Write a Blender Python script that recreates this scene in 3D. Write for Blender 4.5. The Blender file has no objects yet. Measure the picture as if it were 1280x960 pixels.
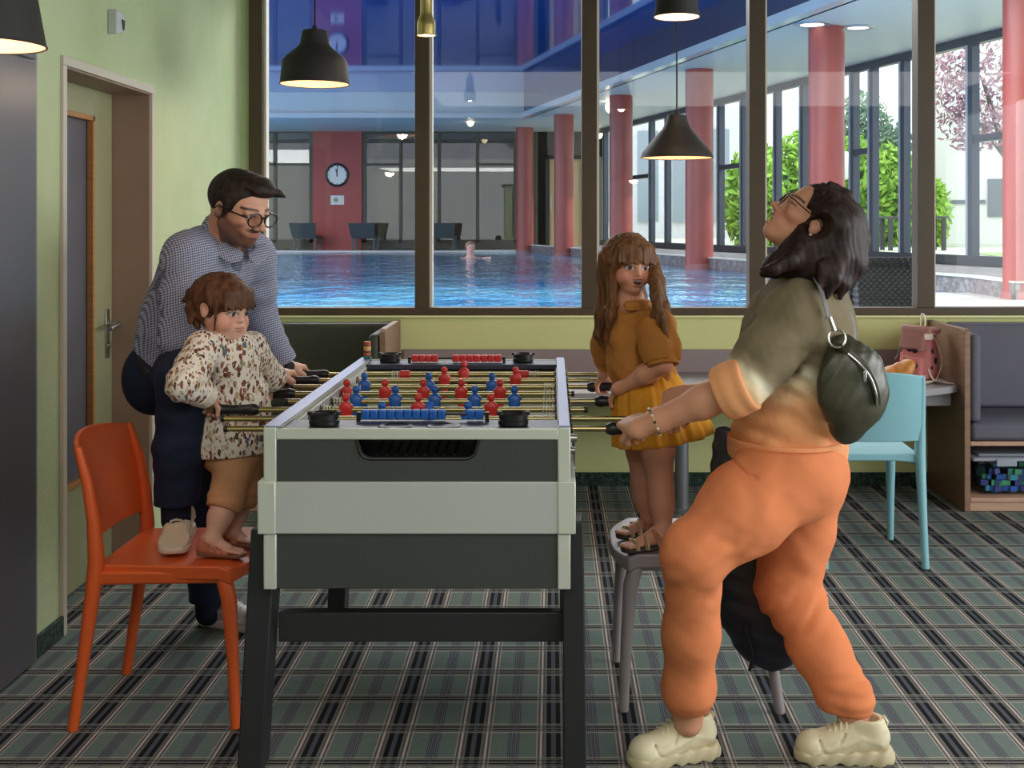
import bpy, bmesh, math, random
import numpy as np
from mathutils import Vector, Matrix, Quaternion
C = bpy.context.scene.collection
SC = bpy.context.scene
# ------------------------------------------------------------ camera, sky, sun, exposure
F = 1460.0; CX = 690.0; CY = 280.0; EYE = 1.41
cam_d = bpy.data.cameras.new('camera'); cam = bpy.data.objects.new('camera', cam_d); C.objects.link(cam)
cam.location = (0, 0, EYE); cam.rotation_euler = (math.pi/2, 0, 0)
cam_d.sensor_width = 36; cam_d.lens = 36*F/1280
cam_d.shift_x = (640-CX)/1280; cam_d.shift_y = (CY-480)/1280
cam_d.clip_start = .05; cam_d.clip_end = 300
SC.camera = cam
SC.view_settings.view_transform = 'Standard'; SC.view_settings.look = 'None'
SC.view_settings.gamma = 1; SC.view_settings.use_curve_mapping = False
SC.view_settings.exposure = 0.70
SC.cycles.max_bounces = 8; SC.cycles.diffuse_bounces = 5; SC.cycles.glossy_bounces = 4
SC.cycles.transparent_max_bounces = 12; SC.cycles.sample_clamp_indirect = 6
SC.cycles.caustics_reflective = False; SC.cycles.caustics_refractive = False
W = bpy.data.worlds.new('daylight'); SC.world = W; W.use_nodes = True
bg = W.node_tree.nodes['Background']; bg.inputs[0].default_value = (0.93, 0.97, 1.0, 1); bg.inputs[1].default_value = 1.5
sun_d = bpy.data.lights.new('sun', 'SUN'); sun_d.energy = 2.4; sun_d.angle = math.radians(2); sun_d.color = (1, .95, .86)
sun = bpy.data.objects.new('sun', sun_d); C.objects.link(sun); sun.rotation_euler = (math.radians(50), 0, math.radians(98))

def area(name, loc, sx, sy, power, col=(1, 1, 1), rot=(0, 0, 0)):
    l = bpy.data.lights.new(name, 'AREA'); l.shape = 'RECTANGLE'; l.size = sx; l.size_y = sy; l.energy = power; l.color = col
    o = bpy.data.objects.new(name, l); C.objects.link(o); o.location = loc; o.rotation_euler = rot; return o
area('added_room_fill', (1.6, -.7, 2.93), 6.0, 3.4, 105, (1, .97, .93))  # added unseen fill overhead, brightens the surfaces that face the camera
area('added_side_fill', (4.95, 2.3, 1.62), 2.2, 4.2, 84, (.95, .98, 1), (0, math.radians(90), 0))  # added fill at an unseen opening invented in the right wall
area('added_hall_fill', (-2.0, 9.0, 3.52), 9, 3, 470, (1, .97, .92))  # added unseen fill under the soffit to brighten the pool hall
area('added_hall_fill', (-8.0, 17.0, 3.5), 3, 9, 540, (.97, .98, 1))  # second added hall fill, hidden left of the window view

def P(px, py, d):
    return np.array([(px-CX)*d/F, d, EYE-(py-CY)*d/F])
def V3(*a): return np.array(a, float)
def nrm(v): v = np.asarray(v, float); return v/np.linalg.norm(v)
rnd = random.Random(7)
# ------------------------------------------------------------ materials
def c(r, g, b):
    f = lambda v: (v/255/12.92) if v/255 <= .04045 else ((v/255+.055)/1.055)**2.4
    return (f(r), f(g), f(b), 1)
class X:
    """socket wrapper: python arithmetic builds Math nodes"""
    def __init__(s, nt, k): s.nt, s.k = nt, k
    def _m(s, op, *a, clamp=False):
        n = s.nt.nodes.new('ShaderNodeMath'); n.operation = op; n.use_clamp = clamp
        for i, v in enumerate((s,)+a):
            if isinstance(v, X): s.nt.links.new(v.k, n.inputs[i])
            else: n.inputs[i].default_value = v
        return X(s.nt, n.outputs[0])
    def __add__(s, o): return s._m('ADD', o)
    def __sub__(s, o): return s._m('SUBTRACT', o)
    def __mul__(s, o): return s._m('MULTIPLY', o)
    def __truediv__(s, o): return s._m('DIVIDE', o)
    def frac(s): return s._m('FRACT')
    def abs(s): return s._m('ABSOLUTE')
    def sin(s): return s._m('SINE')
    def lt(s, o): return s._m('LESS_THAN', o)
    def gt(s, o): return s._m('GREATER_THAN', o)
    def max(s, o): return s._m('MAXIMUM', o)
    def min(s, o): return s._m('MINIMUM', o)
    def clamp(s): return s._m('ADD', 0.0, clamp=True)
class M:
    """material builder"""
    def __init__(s, name, col=(.5,.5,.5,1), rough=.5, metal=0.0, spec=.5):
        m = bpy.data.materials.new(name); m.use_nodes = True; s.m = m; s.nt = m.node_tree
        s.b = s.nt.nodes['Principled BSDF']
        s.b.inputs['Base Color'].default_value = col; s.b.inputs['Roughness'].default_value = rough
        s.b.inputs['Metallic'].default_value = metal; s.b.inputs['Specular IOR Level'].default_value = spec
        m.diffuse_color = col
    def N(s, t, **kw):
        n = s.nt.nodes.new('ShaderNode'+t)
        for k, v in kw.items(): setattr(n, k, v)
        return n
    def L(s, a, b): s.nt.links.new(a.k if isinstance(a, X) else a, b)
    def coord(s, which='Object'):
        if not hasattr(s, '_tc'): s._tc = s.N('TexCoord')
        return s._tc.outputs[which]
    def mapped(s, scale=(1,1,1), which='Object', rot=(0,0,0)):
        n = s.N('Mapping'); n.inputs['Scale'].default_value = scale; n.inputs['Rotation'].default_value = rot
        s.L(s.coord(which), n.inputs['Vector']); return n.outputs[0]
    def xyz(s, vec=None):
        n = s.N('SeparateXYZ'); s.L(vec or s.coord(), n.inputs[0]); return [X(s.nt, o) for o in n.outputs]
    def noise(s, scale, vec=None, detail=3, rough=.55):
        n = s.N('TexNoise'); n.inputs['Scale'].default_value = scale; n.inputs['Detail'].default_value = detail
        n.inputs['Roughness'].default_value = rough; s.L(vec or s.coord(), n.inputs['Vector']); return X(s.nt, n.outputs[0])
    def mix(s, f, a, b, mode='MIX'):
        n = s.N('Mix', data_type='RGBA', blend_type=mode)
        for v, i in ((f, 0), (a, 6), (b, 7)):
            if isinstance(v, X): s.L(v, n.inputs[i])
            elif isinstance(v, (float, int)): n.inputs[i].default_value = v
            elif isinstance(v, tuple): n.inputs[i].default_value = v
            else: s.L(v, n.inputs[i])
        return n.outputs[2]
    def ramp(s, f, stops, interp='LINEAR'):
        n = s.N('ValToRGB'); s.L(f, n.inputs[0]); n.color_ramp.interpolation = interp
        e = n.color_ramp.elements
        while len(e) < len(stops): e.new(.5)
        for i, (p, col) in enumerate(stops): e[i].position = p; e[i].color = col
        return n.outputs[0]
    def base(s, k): s.L(k, s.b.inputs['Base Color']); return s
    def rgh(s, k): s.L(k, s.b.inputs['Roughness']); return s
    def bump(s, h, strength=.3, dist=.01):
        n = s.N('Bump'); n.inputs['Strength'].default_value = strength; n.inputs['Distance'].default_value = dist
        s.L(h, n.inputs['Height']); s.L(n.outputs[0], s.b.inputs['Normal']); return s
    def emit(s, col, st): s.b.inputs['Emission Color'].default_value = col; s.b.inputs['Emission Strength'].default_value = st; return s
def simple(name, rgb, rough=.5, metal=0., spec=.5, var=0., vs=6, bump=0., bs=120, bd=.002):
    b = M(name, c(*rgb), rough, metal, spec)
    if var:
        d = tuple(max(0, v*(1-var)) for v in c(*rgb)[:3])+(1,); l = tuple(min(1, v*(1+var)) for v in c(*rgb)[:3])+(1,)
        b.base(b.ramp(b.noise(vs), [(.3, d), (.7, l)]))
    if bump: b.bump(b.noise(bs), bump, bd)
    return b.m
def wood(name, a, bcol, scale=(2, 2, 22), rough=.5):
    b = M(name, c(*a), rough); v = b.mapped(scale)
    b.base(b.ramp(b.noise(3, v, 5, .65), [(.3, c(*a)), (.7, c(*bcol))])); return b.m
def glass_mat(name, tint=(1, 1, 1, 1), refl=1.0, rough=0.0):
    m = bpy.data.materials.new(name); m.use_nodes = True; nt = m.node_tree; nt.nodes.clear()
    o = nt.nodes.new('ShaderNodeOutputMaterial'); t = nt.nodes.new('ShaderNodeBsdfTransparent'); g = nt.nodes.new('ShaderNodeBsdfGlossy')
    fr = nt.nodes.new('ShaderNodeLayerWeight'); fr.inputs[0].default_value = .5     # facing = 1-cos: Schlick, the same from both sides of the pane
    pw = nt.nodes.new('ShaderNodeMath'); pw.operation = 'POWER'; pw.inputs[1].default_value = 5; nt.links.new(fr.outputs['Facing'], pw.inputs[0])
    ml = nt.nodes.new('ShaderNodeMath'); ml.operation = 'MULTIPLY_ADD'; ml.inputs[1].default_value = .6*refl; ml.inputs[2].default_value = .032*refl
    nt.links.new(pw.outputs[0], ml.inputs[0]); mx = nt.nodes.new('ShaderNodeMixShader')
    t.inputs[0].default_value = tint; g.inputs['Roughness'].default_value = rough
    nt.links.new(ml.outputs[0], mx.inputs[0]); nt.links.new(t.outputs[0], mx.inputs[1]); nt.links.new(g.outputs[0], mx.inputs[2])
    nt.links.new(mx.outputs[0], o.inputs[0]); return m
# ------------------------------------------------------------ mesh helpers
def bx(bm, x0, x1, y0, y1, z0, z1):
    vs = [bm.verts.new(p) for p in ((x0,y0,z0),(x1,y0,z0),(x1,y1,z0),(x0,y1,z0),(x0,y0,z1),(x1,y0,z1),(x1,y1,z1),(x0,y1,z1))]
    for f in ((0,3,2,1),(4,5,6,7),(0,1,5,4),(1,2,6,5),(2,3,7,6),(3,0,4,7)): bm.faces.new([vs[i] for i in f])
    return vs
def hexa(bm, pts):
    vs = [bm.verts.new(p) for p in pts]
    for f in ((0,3,2,1),(4,5,6,7),(0,1,5,4),(1,2,6,5),(2,3,7,6),(3,0,4,7)): bm.faces.new([vs[i] for i in f])
def frame_of(t):
    t = Vector(t).normalized(); u = t.cross(Vector((0,0,1)))
    if u.length < .05: u = t.cross(Vector((1,0,0)))
    u.normalize(); return u, t.cross(u).normalized()
def tube(bm, pts, r, seg=12, close=False, flat=None):
    """lofted tube; r is one radius or one per point; flat = per-tube (ru, rv) multipliers"""
    pts = [Vector(p) for p in pts]; n = len(pts)
    rs = r if isinstance(r, (list, tuple)) else [r]*n
    rings = []; pu = None
    for i, p in enumerate(pts):
        t = (pts[(i+1) % n]-pts[i-1]) if close else (pts[min(i+1, n-1)]-pts[max(i-1, 0)])
        t.normalize()
        if pu is None: u, v = frame_of(t)
        else:
            u = pu - t*pu.dot(t); u.normalize(); v = t.cross(u)
        pu = u
        fu, fv = flat or (1, 1)
        rings.append([bm.verts.new(p+u*math.cos(a)*rs[i]*fu+v*math.sin(a)*rs[i]*fv) for a in [2*math.pi*k/seg for k in range(seg)]])
    for i in range(n if close else n-1):
        A, B = rings[i], rings[(i+1) % n]
        for k in range(seg): bm.faces.new((A[k], A[(k+1) % seg], B[(k+1) % seg], B[k]))
    if not close: bm.faces.new(rings[0][::-1]); bm.faces.new(rings[-1])
    return rings
def smooth(pts, n=6):
    m = [np.asarray(p, float) for p in pts]; o = []
    for i in range(len(m)-1):
        p0, p1, p2, p3 = m[max(i-1, 0)], m[i], m[i+1], m[min(i+2, len(m)-1)]
        for t in np.linspace(0, 1, n, endpoint=False): o.append(.5*((2*p1)+(-p0+p2)*t+(2*p0-5*p1+4*p2-p3)*t*t+(-p0+3*p1-3*p2+p3)*t**3))
    return o+[m[-1]]
def cyl(bm, a, b, r0, r1=None, seg=20): tube(bm, [a, b], [r0, r0 if r1 is None else r1], seg)
def lathe(bm, prof, o=(0,0,0), seg=32, cap=True):
    """profile [(r,z)...] about the z axis through o"""
    rings = [[bm.verts.new((o[0]+r*math.cos(2*math.pi*k/seg), o[1]+r*math.sin(2*math.pi*k/seg), o[2]+z)) for k in range(seg)] for r, z in prof]
    for A, B in zip(rings, rings[1:]):
        for k in range(seg): bm.faces.new((A[k], A[(k+1) % seg], B[(k+1) % seg], B[k]))
    if cap:
        if prof[0][0] > 1e-4: bm.faces.new(rings[0][::-1])
        if prof[-1][0] > 1e-4: bm.faces.new(rings[-1])
def prism(bm, poly, axis, a, b):
    """extrude a 2-D polygon along an axis: axis 'y' takes (x,z), 'x' takes (y,z), 'z' takes (x,y)"""
    f = {'y': lambda p, t: (p[0], t, p[1]), 'x': lambda p, t: (t, p[0], p[1]), 'z': lambda p, t: (p[0], p[1], t)}[axis]
    A = [bm.verts.new(f(p, a)) for p in poly]; B = [bm.verts.new(f(p, b)) for p in poly]; n = len(poly)
    bm.faces.new(A); bm.faces.new(B[::-1])
    for i in range(n): bm.faces.new((A[i], B[i], B[(i+1) % n], A[(i+1) % n]))
def ball(bm, o, r, seg=16, sc=(1,1,1)):
    m = Matrix.Translation(o) @ Matrix.Diagonal((r*sc[0], r*sc[1], r*sc[2], 1))
    bmesh.ops.create_uvsphere(bm, u_segments=seg, v_segments=max(6, seg//2), radius=1, matrix=m)
def tag(o, label=None, cat=None, group=None, kind=None):
    if label: o['label'] = label
    if cat: o['category'] = cat
    if group: o['group'] = group
    if kind: o['kind'] = kind
    return o
def thing(name, label, cat, loc=(0,0,0), group=None, rotz=0.):
    o = bpy.data.objects.new(name, None); C.objects.link(o); o.location = loc; o.rotation_euler = (0, 0, rotz)
    o.empty_display_size = .1
    return tag(o, label, cat, group)
def link_mesh(name, me, mat, parent=None, local=False, smooth=None):
    o = bpy.data.objects.new(name, me); C.objects.link(o)
    for mm in (mat if isinstance(mat, (list, tuple)) else [mat]): me.materials.append(mm)
    if parent is not None:
        o.parent = parent
        if not local:
            ms = []
            q = parent
            while q is not None:
                ms.append(q.matrix_parent_inverse @ q.matrix_basis if q.parent else q.matrix_basis); q = q.parent
            w = Matrix.Identity(4)
            for mm in ms: w = mm @ w
            o.matrix_parent_inverse = w.inverted()
    return o
def obj(name, bm, mat, parent=None, local=False, smooth=35, bevel=0, bseg=2, sub=0):
    bmesh.ops.recalc_face_normals(bm, faces=bm.faces)
    me = bpy.data.meshes.new(name); bm.to_mesh(me); bm.free()
    o = link_mesh(name, me, mat, parent, local)
    if bevel:
        b = o.modifiers.new('bevel', 'BEVEL'); b.width = bevel; b.segments = bseg; b.limit_method = 'ANGLE'; b.angle_limit = math.radians(40)
    if sub:
        b = o.modifiers.new('sub', 'SUBSURF'); b.levels = sub; b.render_levels = sub
    if smooth:
        for p in me.polygons: p.use_smooth = True
        if smooth < 170:
            try: me.set_sharp_from_angle(angle=math.radians(smooth))
            except Exception: pass
    return o
def B(): return bmesh.new()
def boxo(name, d, mat, parent=None, bevel=.003, **k):
    bm = B(); bx(bm, *d); return obj(name, bm, mat, parent, bevel=bevel, **k)
def struct(name, bm, mat, **k):
    return tag(obj(name, bm, mat, **k), kind='structure')
def copy_thing(root, loc, label, rotz=None):
    r = root.copy(); C.objects.link(r); r.location = loc; r['label'] = label
    if rotz is not None: r.rotation_euler = (0, 0, rotz)
    for ch in list(root.children):
        k = ch.copy(); C.objects.link(k); k.parent = r
        for g in ch.children:
            q = g.copy(); C.objects.link(q); q.parent = k
    return r
# ------------------------------------------------------------ solid modelling by distance fields (bodies, clothes, hair)
def vnoise(x, y, z, f, seed=0):
    r = np.random.RandomState(seed); o = 0
    for i in range(4):
        k = r.normal(size=3)*f*(1+.6*i); ph = r.uniform(0, 6.28, 3)
        o = o+np.sin(k[0]*x+k[1]*y+k[2]*z+ph[0]+1.3*np.sin(k[1]*x*.7-k[2]*y*.6+k[0]*z*.5+ph[1]))/(1+.5*i)
    return o/2.4
class Sdf:
    def __init__(s, h): s.h = h; s.ops = []
    def _add(s, kind, fn, lo, hi, k): s.ops.append((kind, fn, np.asarray(lo, float), np.asarray(hi, float), k)); return s
    def cone(s, a, b, ra, rb, k=.02, flat=None, kind='u'):
        """round cone; flat = (axis, factor) squeezes the cross-section along axis"""
        a = np.asarray(a, float); b = np.asarray(b, float); ba = b-a
        if flat: n = nrm(flat[0]); w = 1/flat[1]-1; ba = ba+w*np.dot(ba, n)*n
        L = max(1e-9, float(ba@ba))
        def fn(x, y, z):
            qx, qy, qz = x-a[0], y-a[1], z-a[2]
            if flat:
                t = w*(qx*n[0]+qy*n[1]+qz*n[2]); qx, qy, qz = qx+t*n[0], qy+t*n[1], qz+t*n[2]
            t = np.clip((qx*ba[0]+qy*ba[1]+qz*ba[2])/L, 0, 1)
            d = np.sqrt((qx-t*ba[0])**2+(qy-t*ba[1])**2+(qz-t*ba[2])**2)-(ra+(rb-ra)*t)
            return d*min(1., flat[1]) if flat else d
        R = max(ra, rb)*max(1., flat[1] if flat else 1.)+k+3*s.h
        return s._add(kind, fn, np.minimum(a, b)-R, np.maximum(a, b)+R, k)
    def chain(s, pts, k=.015, flat=None, kind='u', k0=None):
        for i, ((a, ra), (b, rb)) in enumerate(zip(pts, pts[1:])): s.cone(a, b, ra, rb, k0 if (i == 0 and k0 is not None) else k, flat, kind)
        return s
    def ell(s, o, r, R=None, k=.02, kind='u'):
        """ellipsoid; R rows are its local axes"""
        o = np.asarray(o, float); r = np.asarray(r, float); R = np.eye(3) if R is None else np.asarray(R)
        def fn(x, y, z):
            q = [(x-o[0])*R[i, 0]+(y-o[1])*R[i, 1]+(z-o[2])*R[i, 2] for i in range(3)]
            k0 = np.sqrt((q[0]/r[0])**2+(q[1]/r[1])**2+(q[2]/r[2])**2)
            k1 = np.sqrt((q[0]/r[0]**2)**2+(q[1]/r[1]**2)**2+(q[2]/r[2]**2)**2)+1e-9
            return k0*(k0-1)/k1
        e = np.sqrt(((R.T*r)**2).sum(1))+k+3*s.h
        return s._add(kind, fn, o-e, o+e, k)
    def rbox(s, o, half, R=None, r=.02, k=.015, taper=0., kind='u'):
        o = np.asarray(o, float); R = np.eye(3) if R is None else np.asarray(R); hb = np.asarray(half, float)
        def fn(x, y, z):
            q = [(x-o[0])*R[i, 0]+(y-o[1])*R[i, 1]+(z-o[2])*R[i, 2] for i in range(3)]
            f = 1-taper*q[2]/hb[2]
            d = [np.abs(q[0])-(hb[0]*f-r), np.abs(q[1])-(hb[1]*f-r), np.abs(q[2])-(hb[2]-r)]
            return np.sqrt(sum(np.maximum(v, 0)**2 for v in d))+np.minimum(np.maximum(np.maximum(d[0], d[1]), d[2]), 0)-r
        e = (np.abs(R.T)*hb*(1+abs(taper))).sum(1)+k+3*s.h
        return s._add(kind, fn, o-e, o+e, k)
    def cut(s, p, n, k=.004):
        """remove everything on the side n points to"""
        p = np.asarray(p, float); n = nrm(n)
        s.ops.append(('i', lambda x, y, z: (x-p[0])*n[0]+(y-p[1])*n[1]+(z-p[2])*n[2], None, None, k)); return s
    def cutin(s, p, n, o, R, k=.004):
        """the same, but only inside a ball (o, R)"""
        p = np.asarray(p, float); n = nrm(n); o = np.asarray(o, float)
        def fn(x, y, z): return -np.maximum(-((x-p[0])*n[0]+(y-p[1])*n[1]+(z-p[2])*n[2]), np.sqrt((x-o[0])**2+(y-o[1])**2+(z-o[2])**2)-R)
        return s._add('i', fn, o-R-.02, o+R+.02, k)
    def disp(s, fn, lo=None, hi=None):
        s.ops.append(('d', fn, None if lo is None else np.asarray(lo, float), None if hi is None else np.asarray(hi, float), 0)); return s
    def folds(s, a, b, amp, lam, R, tilt=(0, 0, 0), seed=0):
        """ring folds along segment a-b, fading at distance R from its middle"""
        a = np.asarray(a, float); b = np.asarray(b, float); m = (a+b)/2; t = nrm(b-a); t2 = t+np.asarray(tilt)
        def fn(x, y, z):
            al = (x-m[0])*t2[0]+(y-m[1])*t2[1]+(z-m[2])*t2[2]
            w = np.clip(1-((x-m[0])**2+(y-m[1])**2+(z-m[2])**2)/R**2, 0, 1)
            return amp*w*np.sin(6.28*al/lam+2.2*vnoise(x, y, z, 11, seed))*(.6+.4*vnoise(x, y, z, 9, seed+5))
        return s.disp(fn, m-R, m+R)
    def build(s):
        h = s.h; us = [o for o in s.ops if o[0] == 'u']
        lo = np.min([o[2] for o in us], 0)-2*h; hi = np.max([o[3] for o in us], 0)+2*h
        n = np.ceil((hi-lo)/h).astype(int)+1
        D = np.full(n, .2, np.float32)
        ax = [np.arange(n[i])*h+lo[i] for i in range(3)]
        for kind, fn, a, b, k in s.ops:
            i0 = np.zeros(3, int) if a is None else np.clip(np.floor((a-lo)/h).astype(int), 0, n)
            i1 = n if b is None else np.clip(np.ceil((b-lo)/h).astype(int)+1, 0, n)
            if (i1 <= i0).any(): continue
            sl = tuple(slice(p, q) for p, q in zip(i0, i1))
            g = (ax[0][sl[0]].astype(np.float32)[:, None, None], ax[1][sl[1]].astype(np.float32)[None, :, None], ax[2][sl[2]].astype(np.float32)[None, None, :])
            d = fn(*g); A = D[sl]
            if kind == 'd': D[sl] = A+d; continue
            if kind == 's': A, d = -A, d
            if kind == 'i': A, d = -A, -d
            k = max(k, 1e-6)
            t = np.clip(.5+.5*(d-A)/k, 0, 1)
            r = d*(1-t)+A*t-k*t*(1-t)
            D[sl] = r if kind == 'u' else -r
        s.lo = lo
        return surf(D, lo, h)
def surf(D, lo, h):
    """surface nets"""
    s = D < 0
    n = s.astype(np.uint8)
    cnt = sum(n[i:D.shape[0]-1+i, j:D.shape[1]-1+j, k:D.shape[2]-1+k] for i in (0, 1) for j in (0, 1) for k in (0, 1))
    act = (cnt > 0) & (cnt < 8)
    cell = np.argwhere(act); idx = np.full(act.shape, -1, np.int64); idx[act] = np.arange(len(cell))
    pos = np.zeros((len(cell), 3)); w = np.zeros(len(cell))
    cor = [(i, j, k) for i in (0, 1) for j in (0, 1) for k in (0, 1)]
    val = {o: D[cell[:, 0]+o[0], cell[:, 1]+o[1], cell[:, 2]+o[2]] for o in cor}
    for o in cor:
        for axx in range(3):
            if o[axx] == 0:
                q = list(o); q[axx] = 1; q = tuple(q); v0, v1 = val[o], val[q]
                m = (v0 < 0) != (v1 < 0); t = np.where(m, v0/np.where(m, v0-v1, 1), 0)
                for e in range(3): pos[:, e] += m*(o[e]+(t if e == axx else 0))
                w += m
    pos = (pos/w[:, None]+cell)*h+lo
    quads = []
    for axx in range(3):
        u, v = (axx+1) % 3, (axx+2) % 3
        a = [slice(None)]*3; b = [slice(None)]*3; a[axx] = slice(0, -1); b[axx] = slice(1, None)
        for e in (u, v): a[e] = slice(1, -1); b[e] = slice(1, -1)
        sa, sb = s[tuple(a)], s[tuple(b)]
        e = np.argwhere(sa != sb); f = sa[tuple(e.T)]
        off = np.zeros(3, int); off[u] = 1; off[v] = 1
        p = e+off
        du = np.zeros(3, int); du[u] = 1; dv = np.zeros(3, int); dv[v] = 1
        q = np.stack([idx[tuple((p-du-dv).T)], idx[tuple((p-dv).T)], idx[tuple(p.T)], idx[tuple((p-du).T)]], 1)
        q[~f] = q[~f][:, ::-1]; quads.append(q)
    return pos, np.concatenate(quads)
def np_mesh(name, pos, quads, col=None):
    me = bpy.data.meshes.new(name)
    me.vertices.add(len(pos)); me.vertices.foreach_set('co', np.asarray(pos, np.float32).ravel())
    me.loops.add(quads.size); me.loops.foreach_set('vertex_index', quads.ravel().astype(np.int32))
    me.polygons.add(len(quads)); me.polygons.foreach_set('loop_start', np.arange(0, quads.size, 4, dtype=np.int32))
    me.polygons.foreach_set('loop_total', np.full(len(quads), 4, np.int32))
    me.polygons.foreach_set('use_smooth', np.ones(len(quads), bool))
    me.update(calc_edges=True); me.validate()
    if col is not None:
        at = me.color_attributes.new('Col', 'FLOAT_COLOR', 'POINT')
        at.data.foreach_set('color', np.concatenate([col, np.ones((len(pos), 1))], 1).astype(np.float32).ravel())
    return me
def keep_main(pos, quads, n=1):
    """drop stray specks: keep the n largest connected pieces"""
    lab = np.arange(len(pos))
    while True:
        old = lab.copy()
        m = lab[quads].min(1)
        for i in range(4): np.minimum.at(lab, quads[:, i], m)
        lab = lab[lab]
        if (lab == old).all(): break
    u, ct = np.unique(lab, return_counts=True)
    keep = u[np.argsort(-ct)[:n]]
    mask = np.isin(lab, keep); new = np.cumsum(mask)-1
    return pos[mask], new[quads[mask[quads[:, 0]]]]
def sdf_obj(name, sd, mat, parent=None, colfn=None, pieces=1):
    pos, q = sd.build(); pos, q = keep_main(pos, q, pieces)
    me = np_mesh(name, pos, q, colfn(pos) if colfn else None)
    return link_mesh(name, me, mat, parent)
# ============================================================ THE ROOM
XL, YB, ZC = -1.68, 6.30, 2.95
m_plaster = M('green_plaster', c(192, 204, 158), .85, spec=.2)
n1 = m_plaster.noise(1.6, None, 5, .6); n2 = m_plaster.noise(60, None, 4, .7)
m_plaster.base(m_plaster.mix(n2*.25, m_plaster.ramp(n1, [(.3, c(182, 196, 150)), (.7, c(202, 211, 170))]), c(168, 184, 138))); m_plaster.bump(n2+m_plaster.noise(18, None, 4)*.8, .45, .006)
m_plaster = m_plaster.m
m_yellow = M('yellow_green_plaster', c(200, 204, 146), .85, spec=.2)
n2 = m_yellow.noise(70, None, 4, .7); m_yellow.base(m_yellow.mix(n2*.3, c(208, 210, 150), c(186, 192, 130))); m_yellow.bump(n2, .4, .005); m_yellow = m_yellow.m
m_ceil = simple('grey_acoustic_ceiling', (118, 114, 108), .9, bump=.1)
# plaid carpet
cp = M('plaid_carpet', c(80, 90, 84), .95, spec=.1)
x, y, z = cp.xyz()
def plaid(m, co, period, off, bands, field):
    u = (((co-off)/period+.5).frac()-.5).abs()
    k = field
    for lo, hi, col in bands:
        mask = u.gt(lo)*u.lt(hi); k = m.mix(mask, k, col)
    return k
fld = cp.mix(cp.noise(40), c(102, 118, 112), c(122, 136, 130))
kx = plaid(cp, x, .2165, .004, [(0, .03, c(84, 86, 96)), (.03, .09, c(20, 21, 24)), (.09, .215, c(116, 112, 110)), (.125, .132, c(52, 52, 56)), (.145, .168, c(206, 194, 184)), (.182, .189, c(52, 52, 56)), (.2, .215, c(176, 168, 158)), (.43, .442, c(84, 78, 96)), (.455, .467, c(70, 64, 82)), (.48, .5, c(98, 92, 106))], fld)
ky = plaid(cp, y, .2055, 3.06, [(0, .022, c(128, 126, 122)), (.022, .06, c(16, 17, 18)), (.06, .135, c(128, 130, 120)), (.09, .097, c(84, 86, 80)), (.125, .145, c(178, 176, 164)), (.27, .276, c(76, 88, 82)), (.40, .406, c(76, 86, 82)), (.488, .5, c(60, 68, 66))], fld)
tw = ((x+y)*260).sin()*.1+.5
def anyband(co, period, off, bands):
    u = (((co-off)/period+.5).frac()-.5).abs(); t = None
    for lo, hi in bands: m = u.gt(lo)*u.lt(hi); t = m if t is None else t+m
    return t
mx_ = anyband(x, .2165, .004, [(-1, .215), (.43, .442), (.455, .467), (.48, .51)]); my_ = anyband(y, .2055, 3.06, [(-1, .145)])
col = cp.mix(my_, kx, cp.mix(mx_*tw, ky, kx))
col = cp.mix(cp.noise(900, None, 1)*.25, col, c(48, 50, 50))
cp.base(col); cp.bump(cp.noise(500, None, 2), .5, .004); m_carpet = cp.m
bm = B(); bx(bm, XL-.4, 5.0, -2.6, YB+.1, -.1, 0); struct('floor', bm, m_carpet, smooth=0)
bm = B(); bx(bm, XL-.4, 5.0, -2.6, YB+.1, ZC, ZC+.1); struct('ceiling', bm, m_ceil, smooth=0)
# left wall, with the door recess left open
DY0, DY1, DZ = 4.02, 4.876, 1.955
bm = B()
bx(bm, XL-.25, XL, 3.79, DY0, 0, ZC); bx(bm, XL-.4, XL-.3, -2.6, 3.79, 0, ZC); bx(bm, XL-.25, XL, DY1, YB+.1, 0, ZC); bx(bm, XL-.25, XL, DY0, DY1, DZ, ZC)
struct('wall_left', bm, m_plaster, smooth=0)
bm = B(); bx(bm, 5.0, 5.15, -2.6, YB+.1, 0, .5); bx(bm, 5.0, 5.15, -2.6, YB+.1, 2.75, ZC); bx(bm, 5.0, 5.15, 4.6, YB+.1, .5, 2.75); bx(bm, 5.0, 5.15, -2.6, -2.2, .5, 2.75); struct('wall_right', bm, m_plaster, smooth=0)
bm = B(); bx(bm, XL-.4, 5.15, -2.75, -2.6, 0, ZC); struct('wall_front', bm, simple('grey_front_wall', (120, 118, 112), .9), smooth=0)
# back wall: parapet under the window, a pier at the left corner, header above
WX0, WZ0, WZ1 = P(312, 0, YB)[0], .918, 2.72
bm = B(); bx(bm, XL-.1, 5.0, YB, YB+.16, 0, WZ0); struct('wall_back', bm, m_yellow, smooth=0)
bm = B(); bx(bm, XL-.1, WX0, YB, YB+.16, WZ0, ZC); bx(bm, WX0, 5.0, YB, YB+.16, WZ1, ZC); struct('wall_back_upper', bm, m_plaster, smooth=0)
m_base = M('dark_green_skirting', c(28, 44, 36), .9); n = m_base.noise(45, None, 4, .8)
m_base.base(m_base.ramp(n, [(.42, c(20, 26, 24)), (.56, c(38, 66, 50)), (.7, c(86, 100, 88))])); m_base = m_base.m
boxes = [('baseboard_back', (XL, 5.0, YB-.014, YB, 0, .072)), ('baseboard_left', (XL, XL+.014, 3.78, DY0-.03, 0, .072))]
for nm, d in boxes:
    bm = B(); bx(bm, *d); struct(nm, bm, m_base, bevel=.003)
bm = B(); bx(bm, XL, XL+.014, DY1+.03, YB, 0, .072); struct('baseboard_left_corner', bm, m_base, bevel=.003)
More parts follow.
